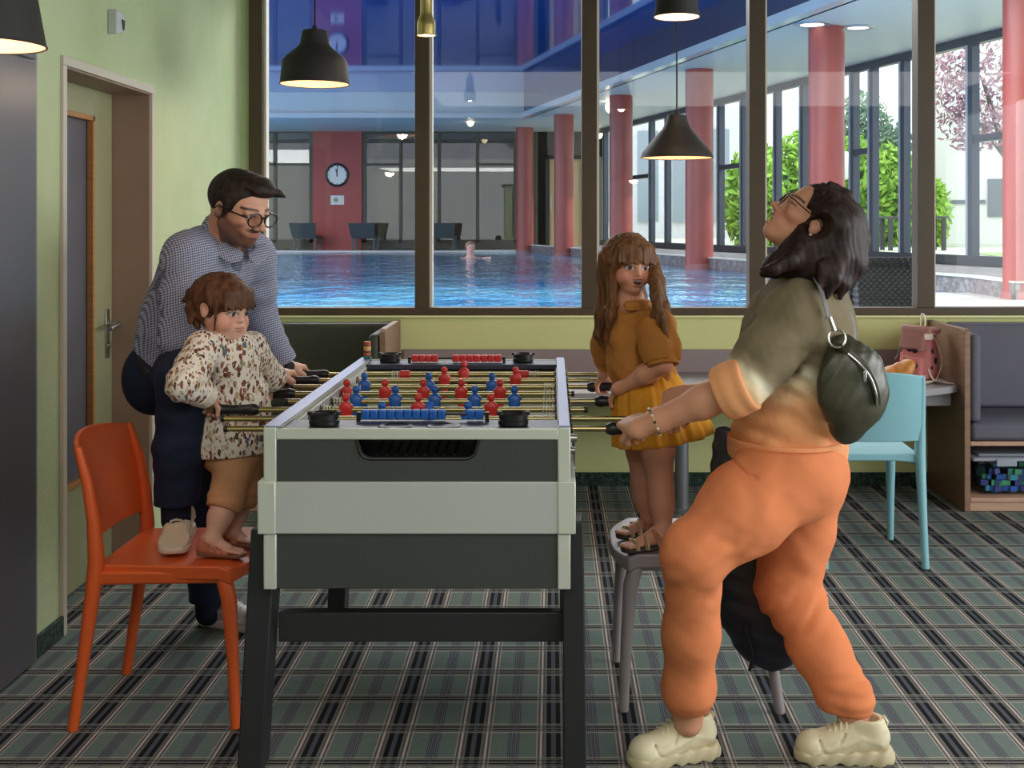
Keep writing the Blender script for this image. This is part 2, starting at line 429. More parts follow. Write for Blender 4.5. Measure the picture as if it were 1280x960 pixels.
# door
m_trim = simple('beige_frame_paint', (196, 186, 170), .45); m_reveal = simple('brown_reveal_paint', (150, 124, 104), .5, var=.06)
m_door = simple('olive_door_paint', (150, 152, 118), .5, var=.05); m_dwood = wood('door_glazing_bead', (156, 104, 54), (182, 130, 74), (2, 2, 20))
m_steel = simple('brushed_steel', (180, 180, 176), .3, 1.0); m_dglass = simple('grey_wired_door_glass', (96, 96, 106), .25, 0, .5, var=.12, vs=2)
bm = B(); t = .032
bx(bm, XL-.002, XL+.012, DY0-t, DY0, 0, DZ); bx(bm, XL-.002, XL+.012, DY1, DY1+t, 0, DZ); bx(bm, XL-.002, XL+.0125, DY0-t, DY1+t, DZ+.0005, DZ+t)
struct('trim_1', bm, m_trim, bevel=.002)
bm = B(); bx(bm, XL-.25, XL, DY1-.006, DY1, 0, DZ); bx(bm, XL-.25, XL, DY0, DY0+.006, 0, DZ); bx(bm, XL-.25, XL, DY0, DY1, DZ-.006, DZ); struct('trim_2', bm, m_reveal, smooth=0)
dx = XL-.15
bm = B(); gy0, gy1 = DY0+.13, 4.665
bx(bm, dx-.05, dx, DY0+.006, gy0, .005, DZ-.006); bx(bm, dx-.05, dx, gy1, DY1-.02, .005, DZ-.006); bx(bm, dx-.05, dx, gy0, gy1, .005, .40); bx(bm, dx-.05, dx, gy0, gy1, 1.84, DZ-.006)
door = struct('door_1', bm, m_door, bevel=.002)
bm = B(); bx(bm, dx-.03, dx-.022, gy0, gy1, .40, 1.84); obj('glass_panel', bm, m_dglass, door)
bm = B(); w = .02
bx(bm, dx-.02, dx+.006, gy0, gy0+w, .40, 1.84); bx(bm, dx-.02, dx+.006, gy1-w, gy1, .40, 1.84); bx(bm, dx-.02, dx+.006, gy0, gy1, .40, .40+w); bx(bm, dx-.02, dx+.006, gy0, gy1, 1.84-w, 1.84)
obj('glazing_bead', bm, m_dwood, door, bevel=.002)
hy = 4.80
bm = B(); bx(bm, dx, dx+.006, hy-.02, hy+.02, .86, 1.06); tube(bm, [(dx, hy, 1.0), (dx+.05, hy, 1.0), (dx+.06, hy-.01, 1.0), (dx+.06, hy-.12, .99)], .009, 10); cyl(bm, (dx, hy, .91), (dx+.014, hy, .91), .012)
obj('door_handle', bm, m_steel, door, bevel=.001)
# steel cupboard on the left wall
m_cab = simple('dark_grey_lacquer', (98, 96, 104), .32, .25, .5, var=.06, vs=1.2); m_cab_s = simple('grey_cupboard_side', (132, 132, 136), .4, .2)
cab = thing('cupboard', 'tall dark grey built-in cupboard standing at the left edge beside the door', 'cupboard', (XL, 3.2, 0))
bm = B(); bx(bm, XL-.28, XL+.012, 1.6, 3.785, .0, ZC-.02); obj('carcass', bm, m_cab_s, cab, bevel=.002)
for nm, z0, z1 in (('door', .012, 1.925), ('door', 1.935, ZC-.04)):
    bm = B(); bx(bm, XL+.012, XL+.03, 2.75, 3.735, z0, z1); obj(nm, bm, m_cab, cab, bevel=.002)
    bm = B(); bx(bm, XL+.012, XL+.03, 1.62, 2.745, z0, z1); obj(nm, bm, m_cab, cab, bevel=.002)
# little wall sensor above the door
sp = P(140, 30, 4.4); sy = F*1.68/(690-140)
s = thing('wall_sensor', 'small pale grey wall sensor box with dark wedge above the door', 'sensor', (XL, sy, 1.41+250*sy/F))
zz = 1.41+250*sy/F
bm = B(); prism(bm, [(sy-.045, zz-.045), (sy+.03, zz-.03), (sy+.045, zz+.0), (sy+.03, zz+.04), (sy-.045, zz+.05)], 'x', XL, XL+.035); obj('housing', bm, simple('sensor_grey', (188, 190, 190), .4), s, bevel=.004)
bm = B(); prism(bm, [(sy+.004, zz+.018), (sy+.032, zz+.016), (sy+.02, zz-.022)], 'x', XL+.034, XL+.04); obj('lens', bm, simple('sensor_lens', (50, 52, 56), .2), s)
# ------------------------------------------------------------ big window to the pool hall
m_frame = simple('brown_window_frame', (74, 60, 42), .5, .0, .4, var=.08, vs=3); m_cream = simple('cream_seal', (214, 206, 190), .6)
m_glass = glass_mat('window_glass', (.97, .99, .99, 1), .9)
win = tag(bpy.data.objects.new('window_1', None), kind='structure'); C.objects.link(win); win.location = (0, YB, WZ0)
def wx(px): return P(px, 0, YB)[0]
y0, y1 = YB-.02, YB+.09
zb, zt = 1.41-(384.5-280)*YB/F, WZ1
bm = B(); bx(bm, WX0, 5.0, y0, y1, WZ0, zb); obj('bottom_rail', bm, m_frame, win, bevel=.003)
bm = B(); bx(bm, WX0, 5.0, y0, y1, zt-.06, zt); obj('top_rail', bm, m_frame, win, bevel=.003)
mull = [(312, 329), (519, 537), (727, 746), (936, 956), (1146, 1167)]
pw = wx(1146)-wx(936)
sp = [(wx(a), wx(b)) for a, b in mull]+[(wx(1146)+pw*(i+1), wx(1167)+pw*(i+1)) for i in range(2)]
for a, b in sp:
    bm = B(); bx(bm, a, b, y0, y1, zb, zt-.06); obj('mullion', bm, m_frame, win, bevel=.003)
    bm = B(); bx(bm, b, b+.014, y0+.03, y1-.02, zb, zt-.06); obj('glass_seal', bm, m_cream, win)
for (a, b), (a2, b2) in zip(sp, sp[1:]+[(5.0, 5.1)]):
    bm = B(); bx(bm, b, a2, YB+.03, YB+.036, zb, zt-.06); obj('glass_pane', bm, m_glass, win)
bm = B(); bx(bm, WX0, 5.0, YB-.024, YB, WZ0-.012, WZ0); struct('trim_3', bm, simple('pale_sill_strip', (226, 224, 168), .7), bevel=.002)
# ============================================================ THE POOL HALL
SZ, RZ = EYE+2.15, EYE+2.66           # soffit and recessed ceiling
WAT, DECK = .79, .80
YF = 27.2
def colx(d): return -.61+(26.1-d)*.272
def glx(d): return 1.73+(24.3-d)*.283
m_deck = simple('pale_pool_tiles', (206, 206, 202), .35, var=.05, vs=3)
m_soff = M('white_slat_soffit', c(214, 220, 222), .45); xx, yy, zz_ = m_soff.xyz()
m_soff.bump((((yy*3.6+xx*.98)*2.2).frac().lt(.06)), .6, .01); m_soff = m_soff.m
m_fasc = simple('pale_fascia', (206, 214, 214), .18, 0, .6)
m_blue = M('glossy_blue_stretch_ceiling', c(30, 104, 200), .05, .5); m_blue = m_blue.m
m_red = M('red_column_plaster', c(186, 78, 72), .38, 0, .5); m_red.base(m_red.ramp(m_red.noise(3, m_red.mapped((1, 1, .25))), [(.3, c(146, 62, 58)), (.7, c(168, 78, 72))])); m_red = m_red.m
m_water = M('pool_water', c(58, 140, 196), .04, 0, .9); wv = m_water.mapped((1, .55, 1))
m_water.base(m_water.ramp(m_water.noise(1.1, wv, 2), [(.35, c(44, 124, 184)), (.7, c(96, 174, 214))]))
m_water.bump(m_water.noise(2.6, wv, 3, .5)+m_water.noise(7, wv, 2)*.25, .5, .12); m_water = m_water.m
m_granite = M('speckled_granite', c(120, 112, 112), .5); m_granite.base(m_granite.ramp(m_granite.noise(14, None, 6, .8), [(.35, c(86, 80, 84)), (.5, c(128, 120, 120)), (.68, c(178, 172, 170))])); m_granite = m_granite.m
# deck under everything, the pool sheet a little lower is set into it
bm = B(); bx(bm, -14, 9, YB+.16, 30, .3, .60); struct('floor_pool_basin', bm, m_deck, smooth=0)
poly = [(-14, 8.0), (1.9, 8.0), (2.3, 10.4), (colx(10.4)+.05, 10.4), (colx(26.0)+.1, 26.0), (-14, 26.0)]
bm = B(); bm.faces.new([bm.verts.new((a, b, WAT)) for a, b in poly])
w = struct('pool_water', bm, m_water, smooth=0)
def slab(name, pl, z0, z1, mat):
    bm = B(); prism(bm, pl, 'z', z0, z1); return struct(name, bm, mat, smooth=0)
slab('floor_pool_near', [(-14, YB+.16), (9, YB+.16), (9, 10.4), (2.3, 10.4), (1.9, 8.0), (-14, 8.0)], .55, DECK, m_deck)
slab('floor_pool_far', [(-14, 26.0), (colx(26)+.1, 26.0), (colx(26)+.1, YF+3), (-14, YF+3)], .55, .815, m_deck)
gr = [(colx(10.4)+.05, 9.4), (colx(10.4)+.05, 10.4), (colx(26.)+.1, 26.), (glx(26)+.3, 26.), (glx(9.4)+.3, 9.4)]
slab('wall_granite_plinth', gr, .55, .935, m_granite)
slab('trim_4', [(colx(10.4)+.05, 9.38), (colx(10.4)+.03, 10.4), (colx(26.)+.08, 26.), (colx(26.)+.25, 26.), (colx(10.4)+.2, 10.4), (colx(10.4)+.2, 9.38)], .935, .95, m_deck)
# soffit round a recess with the blue ceiling
def rex(d): return colx(d)-.62
slab('ceiling_soffit_far', [(-14, 23.6), (rex(23.6), 23.6), (glx(23.6)+.3, 23.6), (glx(30)+.3, 30), (-14, 30)], SZ, SZ+.04, m_soff)
slab('ceiling_soffit_side', [(rex(23.6), 23.6), (rex(6.46), 6.46), (glx(6.46)+.3, 6.46), (glx(23.6)+.3, 23.6)], SZ, SZ+.04, m_soff)
slab('trim_5', [(-14, 23.58), (rex(23.6), 23.58), (rex(23.6), 23.72), (-14, 23.72)], SZ, RZ, m_fasc)
slab('trim_6', [(rex(23.6)-.02, 23.6), (rex(6.46)-.02, 6.46), (rex(6.46)+.12, 6.46), (rex(23.6)+.12, 23.6)], SZ, RZ, M('shaded_side_fascia_gloss', c(92, 98, 122), .14, .55).m)  # darker than the far fascia: its shade and blue reflection put into the colour
slab('trim_7', [(-14, 23.5), (rex(23.5)-.1, 23.5), (rex(6.46)-.1, 6.46), (rex(6.46)+.04, 6.46), (rex(23.6)+.04, 23.62), (-14, 23.62)], SZ-.015, SZ+.09, m_fasc)
slab('ceiling_pool_hall', [(-14, 6.46), (rex(6.46)+.1, 6.46), (rex(23.6)+.1, 23.7), (-14, 23.7)], RZ, RZ+.05, m_blue)
# columns in the pool
cl = ['red round column farthest back, beside the far glazing', 'red round column in front of the far tan door', 'red round column rising just above the long haired girl', 'red round column behind the black cone pendant lamp',
      'thick red round column behind the head of the laughing woman', 'red round column cut off by the right edge of the picture']
for lab, d in zip(cl, (26.1, 23.0, 19.6, 16.3, 12.8, 9.55)):
    t = thing('column', lab, 'column', (colx(d), d, .6), group='red columns along the pool')
    bm = B(); lathe(bm, [(.195, 0), (.195, SZ-.6)], (colx(d), d, .6), 40, cap=False); obj('shaft', bm, m_red, t)
    bm = B(); lathe(bm, [(.2, 0), (.215, .05), (.215, .16), (.2, .2)], (colx(d), d, .66), 40); obj('base_collar', bm, simple('pale_collar', (160, 96, 92), .5), t)
# glass wall to the garden
m_alu = simple('dark_blue_grey_aluminium', (64, 70, 82), .35, .5); m_alu_l = simple('light_aluminium', (170, 184, 200), .3, .5)
gw = tag(bpy.data.objects.new('window_2', None), kind='structure'); C.objects.link(gw); gw.location = (glx(18), 18, .94)
dirv = Vector((-.283, 1, 0)).normalized(); nv = Vector((1, .283, 0)).normalized()
def gbar(name, d0, d1, z0, z1, dep, mat, off=0):
    a = Vector((glx(d0), d0, 0))+nv*off; b = Vector((glx(d1), d1, 0))+nv*off; q = nv*dep
    bm = B(); hexa(bm, [(v.x, v.y, z) for z in (z0, z1) for v in (a-q, b-q, b+q, a+q)]); return obj(name, bm, mat, gw)
gbar('bottom_rail', 8, 27, .94, 1.05, .05, m_alu); gbar('top_rail', 8, 27, SZ-.1, SZ, .05, m_alu)
pxs = [757, 772, 815, 835, 868, 901, 930, 972, 1005, 1068, 1092, 1131, 1216]
ds = [8.607/((p-690)/1460+.283) for p in pxs]+[11.9, 10.4, 9.0]
for i, d in enumerate(ds):
    gbar('mullion', d-.055, d+.055, 1.05, SZ-.1, .05, m_alu); gbar('mullion_face', d+.02, d+.06, 1.05, SZ-.1, .056, m_alu_l, -.0)
for i, (d0, d1) in enumerate(zip(ds, ds[1:])):
    if i in (1, 5, 9, 12, 14): gbar('transom', d1, d0, 2.34, 2.42, .04, m_alu)
gbar('glass_pane', 8, 27, 1.0, SZ-.05, .004, glass_mat('garden_glass', (.95, .98, 1, 1), .8))
# far wall of the hall
def fx(px): return P(px, 0, YF)[0]
def fz(py): return P(0, py, YF)[2]
m_ol = simple('olive_far_frame', (70, 64, 50), .5); m_dk = simple('dark_far_wall', (92, 88, 82), .7); m_fbrown = simple('brown_back_room_wall', (92, 74, 66), .8, var=.2, vs=1.2)
bm = B(); bx(bm, fx(392), fx(453), YF-.1, YF+.2, .8, SZ); struct('wall_far_red_pier', bm, simple('far_red_paint', (164, 64, 58), .5, var=.08, vs=1), smooth=0)
bm = B(); bx(bm, fx(668), fx(684), YF, YF+.2, .8, SZ); bx(bm, fx(684), fx(760), YF, YF+.2, fz(196), SZ); bx(bm, fx(730), fx(760), YF, YF+.2, .8, SZ); struct('wall_far', bm, m_dk, smooth=0)
fw = tag(bpy.data.objects.new('window_3', None), kind='structure'); C.objects.link(fw); fw.location = (fx(500), YF, .8)
def fbar(nm, a, b, t, u): bm = B(); bx(bm, fx(a), fx(b), YF-.05, YF+.08, fz(u), fz(t)); obj(nm, bm, m_ol, fw)
for a, b in ((150, 154), (245, 249), (342, 346), (387, 392), (453, 458), (499, 503), (547, 551), (595, 599), (642, 668)): fbar('mullion', a, b, 166, 303)
for a, b in ((100, 392), (453, 668)):
    fbar('top_rail', a, b, 162, 166); fbar('bottom_rail', a, b, 300, 311)
for a, b in ((154, 387), (458, 499), (599, 642)): fbar('transom', a, b, 204, 207)
m_fglass = glass_mat('far_glass', (.9, .9, .88, 1), 1.4)
for a, b in ((100, 390), (455, 668)):
    bm = B(); bx(bm, fx(a), fx(b), YF+.0, YF+.01, fz(305), fz(164)); obj('glass_pane', bm, m_fglass, fw)
bm = B(); bx(bm, -14, fx(684), YF+2.4, YF+2.6, .8, SZ); bx(bm, fx(672), fx(684), YF, YF+2.4, .8, SZ); struct('wall_back_room', bm, m_fbrown, smooth=0)
bm = B(); bx(bm, fx(687), fx(727), YF+.02, YF+.06, .82, fz(199)); d2 = struct('door_2', bm, simple('tan_far_door', (206, 180, 132), .5))
bm = B(); bx(bm, fx(682), fx(687), YF-.04, YF+.1, .815, fz(194)); bx(bm, fx(727), fx(730), YF-.04, YF+.1, .815, fz(194)); bx(bm, fx(682), fx(730), YF-.04, YF+.1, fz(199), fz(194)); obj('door_frame', bm, simple('black_far_frame', (34, 32, 32), .5), d2)
bm = B(); bx(bm, fx(688), fx(689.4), YF-.06, YF-.04, fz(262), fz(243)); obj('door_handle', bm, m_steel, d2)
# clock and sign on the red pier
ck = thing('wall_clock', 'round white wall clock with black rim on the far red pier', 'clock', (fx(422.5), YF-.1, fz(219)))
o = Vector((fx(422.5), YF-.1, fz(219)))
def disc(bm, o, r, y0, y1, seg=40): cyl(bm, (o.x, y0, o.z), (o.x, y1, o.z), r, r, seg)
bm = B(); tube(bm, [(o.x+.25*math.cos(a), o.y-.02, o.z+.25*math.sin(a)) for a in np.linspace(0, 6.283, 41)[:-1]], .03, 8, True); obj('rim', bm, simple('clock_black', (26, 26, 28), .4), ck)
bm = B(); disc(bm, o, .25, o.y-.02, o.y); obj('face', bm, simple('clock_white', (232, 232, 230), .5), ck)
bm = B()
for a, l, w in ((100, .15, .014), (86, .21, .01)):
    a = math.radians(a); u = Vector((math.cos(a), 0, math.sin(a))); v = Vector((-u.z, 0, u.x))*w
    b0 = o-u*.04; b1 = o+u*l
    hexa(bm, [(q.x, y, q.z) for y in (o.y-.03, o.y-.024) for q in (b0-v, b1-v, b1+v, b0+v)])
obj('hands', bm, simple('clock_hand', (60, 60, 66), .4), ck)
for k in range(12):
    bm = B(); a = k*math.pi/6; u = Vector((math.cos(a), 0, math.sin(a))); v = Vector((-u.z, 0, u.x))*.008; b0 = o+u*.19; b1 = o+u*.225
    hexa(bm, [(q.x, y, q.z) for y in (o.y-.026, o.y-.02) for q in (b0-v, b1-v, b1+v, b0+v)])
    obj('hour_mark', bm, m_ol, ck)
sg = thing('wall_sign', 'small white rectangular sign below the clock', 'sign', (fx(422.5), YF-.1, fz(250)))
bm = B(); bx(bm, fx(414.5), fx(431), YF-.115, YF-.1, fz(256), fz(244.5)); obj('board', bm, simple('sign_white', (226, 224, 220), .5), sg)
bm = B(); disc(bm, Vector((fx(421), 0, fz(250))), .055, YF-.12, YF-.114, 12); obj('emblem', bm, simple('sign_olive', (150, 150, 110), .5), sg)
# ceiling lights of the hall
m_bulb = M('warm_bulb', c(255, 225, 180), .4).emit((1, .8, .55, 1), 6).m
for lab, px, py, d in (('small glowing bulb lamp under the far soffit near the middle window', 588, 152, 24.6), ('small glowing wall light far back beside the third mullion', 749, 168, 26.6), ('small glowing bulb left of the third red column', 762, 134, 20.5)):
    q = P(px, py, d); t = thing('bulb_lamp', lab, 'lamp', tuple(q), group='small glowing lamps in the pool hall')
    top = SZ if abs(q[2]-SZ) < .8 else SZ
    bm = B(); cyl(bm, (q[0], q[1], q[2]+.06), (q[0], q[1], top), .012, .012, 8); obj('stem', bm, m_ol, t)
    bm = B(); ball(bm, tuple(q), .075, 14, (1, 1, 1.35)); obj('bulb', bm, m_bulb, t)
m_disc = M('downlight_glow', c(240, 240, 225), .5).emit((1, .97, .88, 1), 1.2).m
for lab, d, off, r in (('round white ceiling light left of the thick red column', 12.55, -.28, .17), ('round white ceiling light right of the thick red column', 12.75, .32, .15), ('round white ceiling light above the purple tree', 10.6, .6, .11)):
    x0 = colx(d)+off; t = thing('downlight', lab, 'lamp', (x0, d, SZ), group='round soffit downlights')
    bm = B(); lathe(bm, [(r*.75, -.012), (r, -.02), (r+.03, -.012), (r+.04, 0)], (x0, d, SZ), 28, cap=False); obj('ring', bm, m_alu_l, t)
    bm = B(); lathe(bm, [(.0005, -.008), (r*.78, -.01), (r*.78, 0)], (x0, d, SZ), 28, cap=False); obj('diffuser', bm, m_disc, t)
# loungers on the decks
m_rat = M('black_rattan', c(36, 38, 42), .5); xx, yy, zz_ = m_rat.xyz(); m_rat.bump(((xx*160).sin()*(zz_*160).sin()), .8, .006); m_rat.base(m_rat.mix((((xx*160).sin()*(zz_*160).sin()).gt(.2)), c(26, 28, 32), c(58, 60, 66))); m_rat = m_rat.m
def lounger(lab, x, d, z, w, hgt, rx=.0, mat=m_rat, ln=1.3):
    t = thing('pool_lounger', lab, 'lounger', (x, d, z), group='pool loungers')
    bm = B(); hexa(bm, [(x-w*.44, d-.04, z+.3), (x+w*.44, d-.04, z+.3), (x+w*.44, d+.02, z+.3), (x-w*.44, d+.02, z+.3), (x-w*.5+rx, d-.25, z+hgt), (x+w*.5+rx, d-.25, z+hgt), (x+w*.5+rx, d-.2, z+hgt), (x-w*.5+rx, d-.2, z+hgt)]); obj('backrest', bm, mat, t, bevel=.01)
    bm = B(); bx(bm, x-w*.44, x+w*.44, d, d+ln, z+.27, z+.33); obj('seat', bm, mat, t, bevel=.01)
    if mat is m_rat:
        bm = B(); hexa(bm, [(x-w*.40, d-.10, z), (x+w*.40, d-.10, z), (x+w*.40, d+.9, z), (x-w*.40, d+.9, z), (x-w*.44, d-.10, z+.34), (x+w*.44, d-.10, z+.34), (x+w*.44, d+.9, z+.3), (x-w*.44, d+.9, z+.3)]); obj('woven_base', bm, mat, t, bevel=.01)
    for sx in (-1, 1):
        for yy in (.06, ln-.08):
            bm = B(); bx(bm, x+sx*w*.4-.025, x+sx*w*.4+.025, d+yy-.025, d+yy+.025, z, z+.28); obj('leg', bm, mat, t)
    return t
lounger('black woven lounger right behind the glass, tilted up beside the woman', 2.16, 7.62, DECK, .46, .40, .03)
m_lg = simple('grey_far_lounger', (70, 80, 84), .6)
lounger('grey far lounger at the left, under the glazing beside the man', fx(378)*.96, 26.3, .815, .6, .62, 0, m_lg, .7)
lounger('grey far lounger under the right side of the clock pier', fx(452)*.96, 26.3, .815, .6, .62, 0, m_lg, .7)
lounger('grey far lounger just right of the second mullion', fx(552)*.96, 26.3, .815, .6, .62, 0, m_lg, .7)
# ============================================================ THE GARDEN
m_lawn = simple('lawn_and_paving', (196, 200, 176), .9, var=.25, vs=.6)
bm = B(); prism(bm, [(glx(8)+.3, 8), (glx(27)+.3, 27), (1, 90), (60, 90), (60, 8)], 'z', .6, .86); struct('ground', bm, m_lawn, smooth=0)
m_grass = M('sunny_grass', c(130, 160, 84), .9); m_grass.base(m_grass.ramp(m_grass.noise(6, None, 5, .7), [(.3, c(96, 136, 60)), (.7, c(160, 180, 110))])); m_grass = m_grass.m
bm = B(); prism(bm, [(6.8, 15), (7.8, 22), (16, 24), (20, 15)], 'z', .855, .875); tag(obj('lawn', bm, m_grass, smooth=0), kind='structure')
def leafmat(nm, a, b, cc):
    m = M(nm, c(*a), .7, 0, .3); m.base(m.ramp(m.noise(5, None, 4, .7), [(.3, c(*a)), (.5, c(*b)), (.72, c(*cc))])); return m.m
m_leaf = leafmat('fresh_green_leaves', (90, 140, 36), (140, 186, 62), (196, 222, 110)); m_leafd = leafmat('grey_green_leaves', (92, 120, 90), (130, 156, 124), (170, 190, 164)); m_leafp = leafmat('purple_leaves', (120, 84, 100), (164, 122, 136), (204, 172, 178))
m_bark = simple('grey_bark', (112, 100, 92), .9)
def leaves(bm, o, rad, n, size, r):
    for _ in range(n):
        v = Vector((r.gauss(0, 1), r.gauss(0, 1), r.gauss(0, 1))).normalized()*(r.random()**.4)
        p = Vector(o)+Vector((v.x*rad[0], v.y*rad[1], v.z*rad[2])); u = Vector((r.gauss(0, 1), r.gauss(0, 1), r.gauss(0, 1))).normalized(); w = u.orthogonal().normalized(); k = size*r.uniform(.6, 1.3)
        a = [bm.verts.new(p+q) for q in (-u*k, w*k*.5, u*k, -w*k*.5)]; bm.faces.new(a)
def tree(name, label, cat, x, y, z, blobs, trunk, mat, n, size, seed):
    r = random.Random(seed); t = thing(name, label, cat, (x, y, z))
    bm = B()
    for o, rad in blobs: leaves(bm, o, rad, n, size, r)
    obj('crown', bm, mat, t, smooth=0)
    bm = B()
    for pts, rr in trunk: tube(bm, pts, rr, 8)
    obj('trunk', bm, m_bark, t)
g = .86
tree('hedge_bush', 'bright green bush between the thin mullions left of the woman', 'bush', 5.5, 28, g, [((4.9, 28, 2.0), (.8, .9, 1.4)), ((6.0, 28.4, 2.2), (.8, .9, 1.5))], [([(5.5, 28, g), (5.5, 28, 2)], [.08, .05])], m_leaf, 2600, .13, 1)
tree('hedge_bush', 'bright green bush behind the thick red column', 'bush', 7.2, 30, g, [((7.1, 30.4, 1.9), (.8, .9, 1.7)), ((7.9, 30.6, 2.1), (.7, .9, 1.7))], [([(7.2, 30, g), (7.2, 30, 2)], [.08, .05])], m_leaf, 2600, .13, 2)
tree('hedge_bush', 'wide bright green bush right of the woman and behind the outdoor table', 'bush', 8.6, 28.5, g, [((8.3, 28.5, 1.9), (.75, .9, 1.5)), ((9.1, 28.6, 1.6), (.6, .8, 1.1))], [([(8.6, 28.5, g), (8.6, 28.5, 1.8)], [.08, .05])], m_leaf, 2600, .13, 3)
tree('garden_tree', 'tall grey green tree standing behind the bright bushes', 'tree', 8.9, 33, g, [((8.8, 33, 4.0), (.8, .9, 1.2)), ((9.6, 33, 3.3), (.7, .8, 1.0)), ((8.3, 33, 3.0), (.7, .7, .9))], [([(8.9, 33, g), (8.9, 33, 3.4)], [.12, .05])], m_leafd, 1300, .11, 4)
tree('purple_tree', 'purple leaved tree in front of the pale garden building', 'tree', 9.0, 22.5, g, [((8.7, 22.5, 4.1), (.85, .9, .95)), ((7.7, 22.4, 4.15), (.65, .7, .7)), ((8.2, 22.5, 3.3), (.8, .8, .5))], [([(9.0, 22.5, g), (8.9, 22.5, 2.2), (8.3, 22.5, 4.2)], [.1, .08, .04]), ([(8.9, 22.5, 2.2), (9.2, 22.5, 4.3)], [.07, .03]), ([(8.8, 22.5, 2.6), (7.7, 22.4, 4.0)], [.05, .02])], m_leafp, 560, .075, 5)
m_bld = simple('pale_render', (226, 224, 216), .85, var=.04, vs=.5); m_bwin = simple('garden_window', (92, 98, 104), .2)
bd = thing('garden_building', 'pale rendered building with small dark windows beyond the purple tree', 'building', (11, 30, g))
bm = B(); hexa(bm, [(10.2, 31.6, g), (19, 27.1, g), (21, 33, g), (12, 36, g), (10.2, 31.6, 9), (19, 27.1, 9), (21, 33, 9), (12, 36, 9)]); obj('wall', bm, m_bld, bd)
def onb(t, z0, z1, w):
    a = Vector((10.2, 31.6, 0)); u = (Vector((19, 27.1, 0))-a).normalized(); n = Vector((u.y, -u.x, 0))
    p = a+u*t; bm = B(); hexa(bm, [(q.x, q.y, z) for z in (z0, z1) for q in (p+n*.05, p+u*w+n*.05, p+u*w-n*.05, p-n*.05)]); return bm
obj('window', onb(1.5, 1.6, 2.6, .75), m_bwin, bd); obj('window', onb(3.4, 3.2, 4.2, .75), m_bwin, bd); obj('ledge', onb(-.05, 1.95, 2.05, 1.5), m_bwin, bd)
bd2 = thing('far_building', 'long pale building with dim glazing beyond the left garden windows', 'building', (3, 40, g))
bm = B(); hexa(bm, [(1.2, 46, g), (7.2, 44, g), (8, 48, g), (2, 50, g), (1.2, 46, 6.5), (7.2, 44, 6.5), (8, 48, 6.5), (2, 50, 6.5)]); obj('wall', bm, simple('pale_facade', (218, 216, 220), .85, var=.05), bd2)
for i in range(4):
    bm = B(); a = 2.0+i*1.3; yy = 46-(a-1.2)/3-.08; bx(bm, a, a+.8, yy-.2, yy+.1, 1.5, 5); obj('window', bm, simple('facade_glass', (150, 160, 172), .2), bd2)
pt = thing('garden_table', 'dark outdoor table standing in front of the bright bushes', 'table', (7.6, 24.5, g))
bm = B(); bx(bm, 6.9, 8.2, 24.1, 24.8, g+.66, g+.71); obj('top', bm, simple('dark_teak', (70, 70, 76), .6), pt)
for sx in (7.0, 8.1):
    for sy in (24.15, 24.75): 
        bm = B(); bx(bm, sx-.04, sx+.04, sy-.04, sy+.04, g, g+.66); obj('leg', bm, simple('dark_teak_leg', (60, 60, 66), .6), pt)
gl = thing('garden_globe_lamp', 'white globe garden lamp right of the thick red column', 'lamp', tuple(P(1052, 207, 26)))
q = P(1052, 207, 26); bm = B(); ball(bm, tuple(q), .33, 20); obj('globe', bm, simple('opal_globe', (236, 238, 240), .3), gl)
bm = B(); cyl(bm, (q[0], q[1], g), (q[0], q[1], q[2]-.3), .04); obj('post', bm, m_alu, gl)
# ============================================================ FURNITURE
m_wood = wood('walnut_laminate', (120, 92, 74), (142, 110, 88), (3, 3, 26)); m_woodl = wood('pale_brown_edge', (176, 140, 116), (190, 154, 128), (3, 3, 20))
m_uph = simple('grey_purple_upholstery', (92, 90, 102), .6, 0, .35, var=.06, vs=5, bump=.15, bs=300); m_uphd = simple('dark_olive_upholstery', (66, 68, 60), .6, 0, .35, var=.08, vs=4, bump=.15, bs=300)
m_top = simple('grey_mauve_laminate', (150, 144, 148), .35, var=.03)
BF = 5.72
def bench(label, x0, x1, px0, uph, cut):
    """bench between x0 and x1; px0 = x of the wooden end panel (thin)"""
    t = thing('bench', label, 'bench', ((x0+x1)/2, 6.0, 0), None)
    w = .03; s = 1 if px0 == x0 else -1
    a, b = sorted((px0, px0+s*w))
    bm = B(); prism(bm, [(BF, 0), (YB-.015, 0), (YB-.015, .895), (BF+.02, .895), (BF, .88)], 'x', a, b); obj('end_panel', bm, m_wood, t, bevel=.003)
    i0, i1 = (b, x1) if s > 0 else (x0, a)
    boxo('base', (i0, i1, BF+.01, YB-.02, 0, .047), m_woodl, t); boxo('shelf_board', (i0, i1, BF, YB-.02, .047, .07), m_woodl, t); boxo('seat_board', (i0, i1, BF, YB-.02, .322, .345), m_woodl, t)
    boxo('back_board', (i0, i1, YB-.04, YB-.015, .07, .322), m_wood, t)
    boxo('seat_cushion', (i0+.002, i1, BF-.01, YB-.03, .347, .435), uph, t, bevel=.022, bseg=4)
    boxo('back_cushion', (i0+.06, i1, YB-.12, YB-.02, .437, .885), uph, t, bevel=.02, bseg=4)
    c0 = (b+.002, b+.055) if s > 0 else (a-.055, a-.002)
    boxo('side_cushion', (*c0, BF+.0, YB-.13, .437, .87), uph, t, bevel=.022, bseg=4)
    return t
bench('dark upholstered bench in the left corner, behind the man', XL+.016, -.815, -.815, m_uphd, 0)
bench('grey upholstered bench at the right edge with a bin under its seat', 2.02, 3.6, 2.02, m_uph, 0)
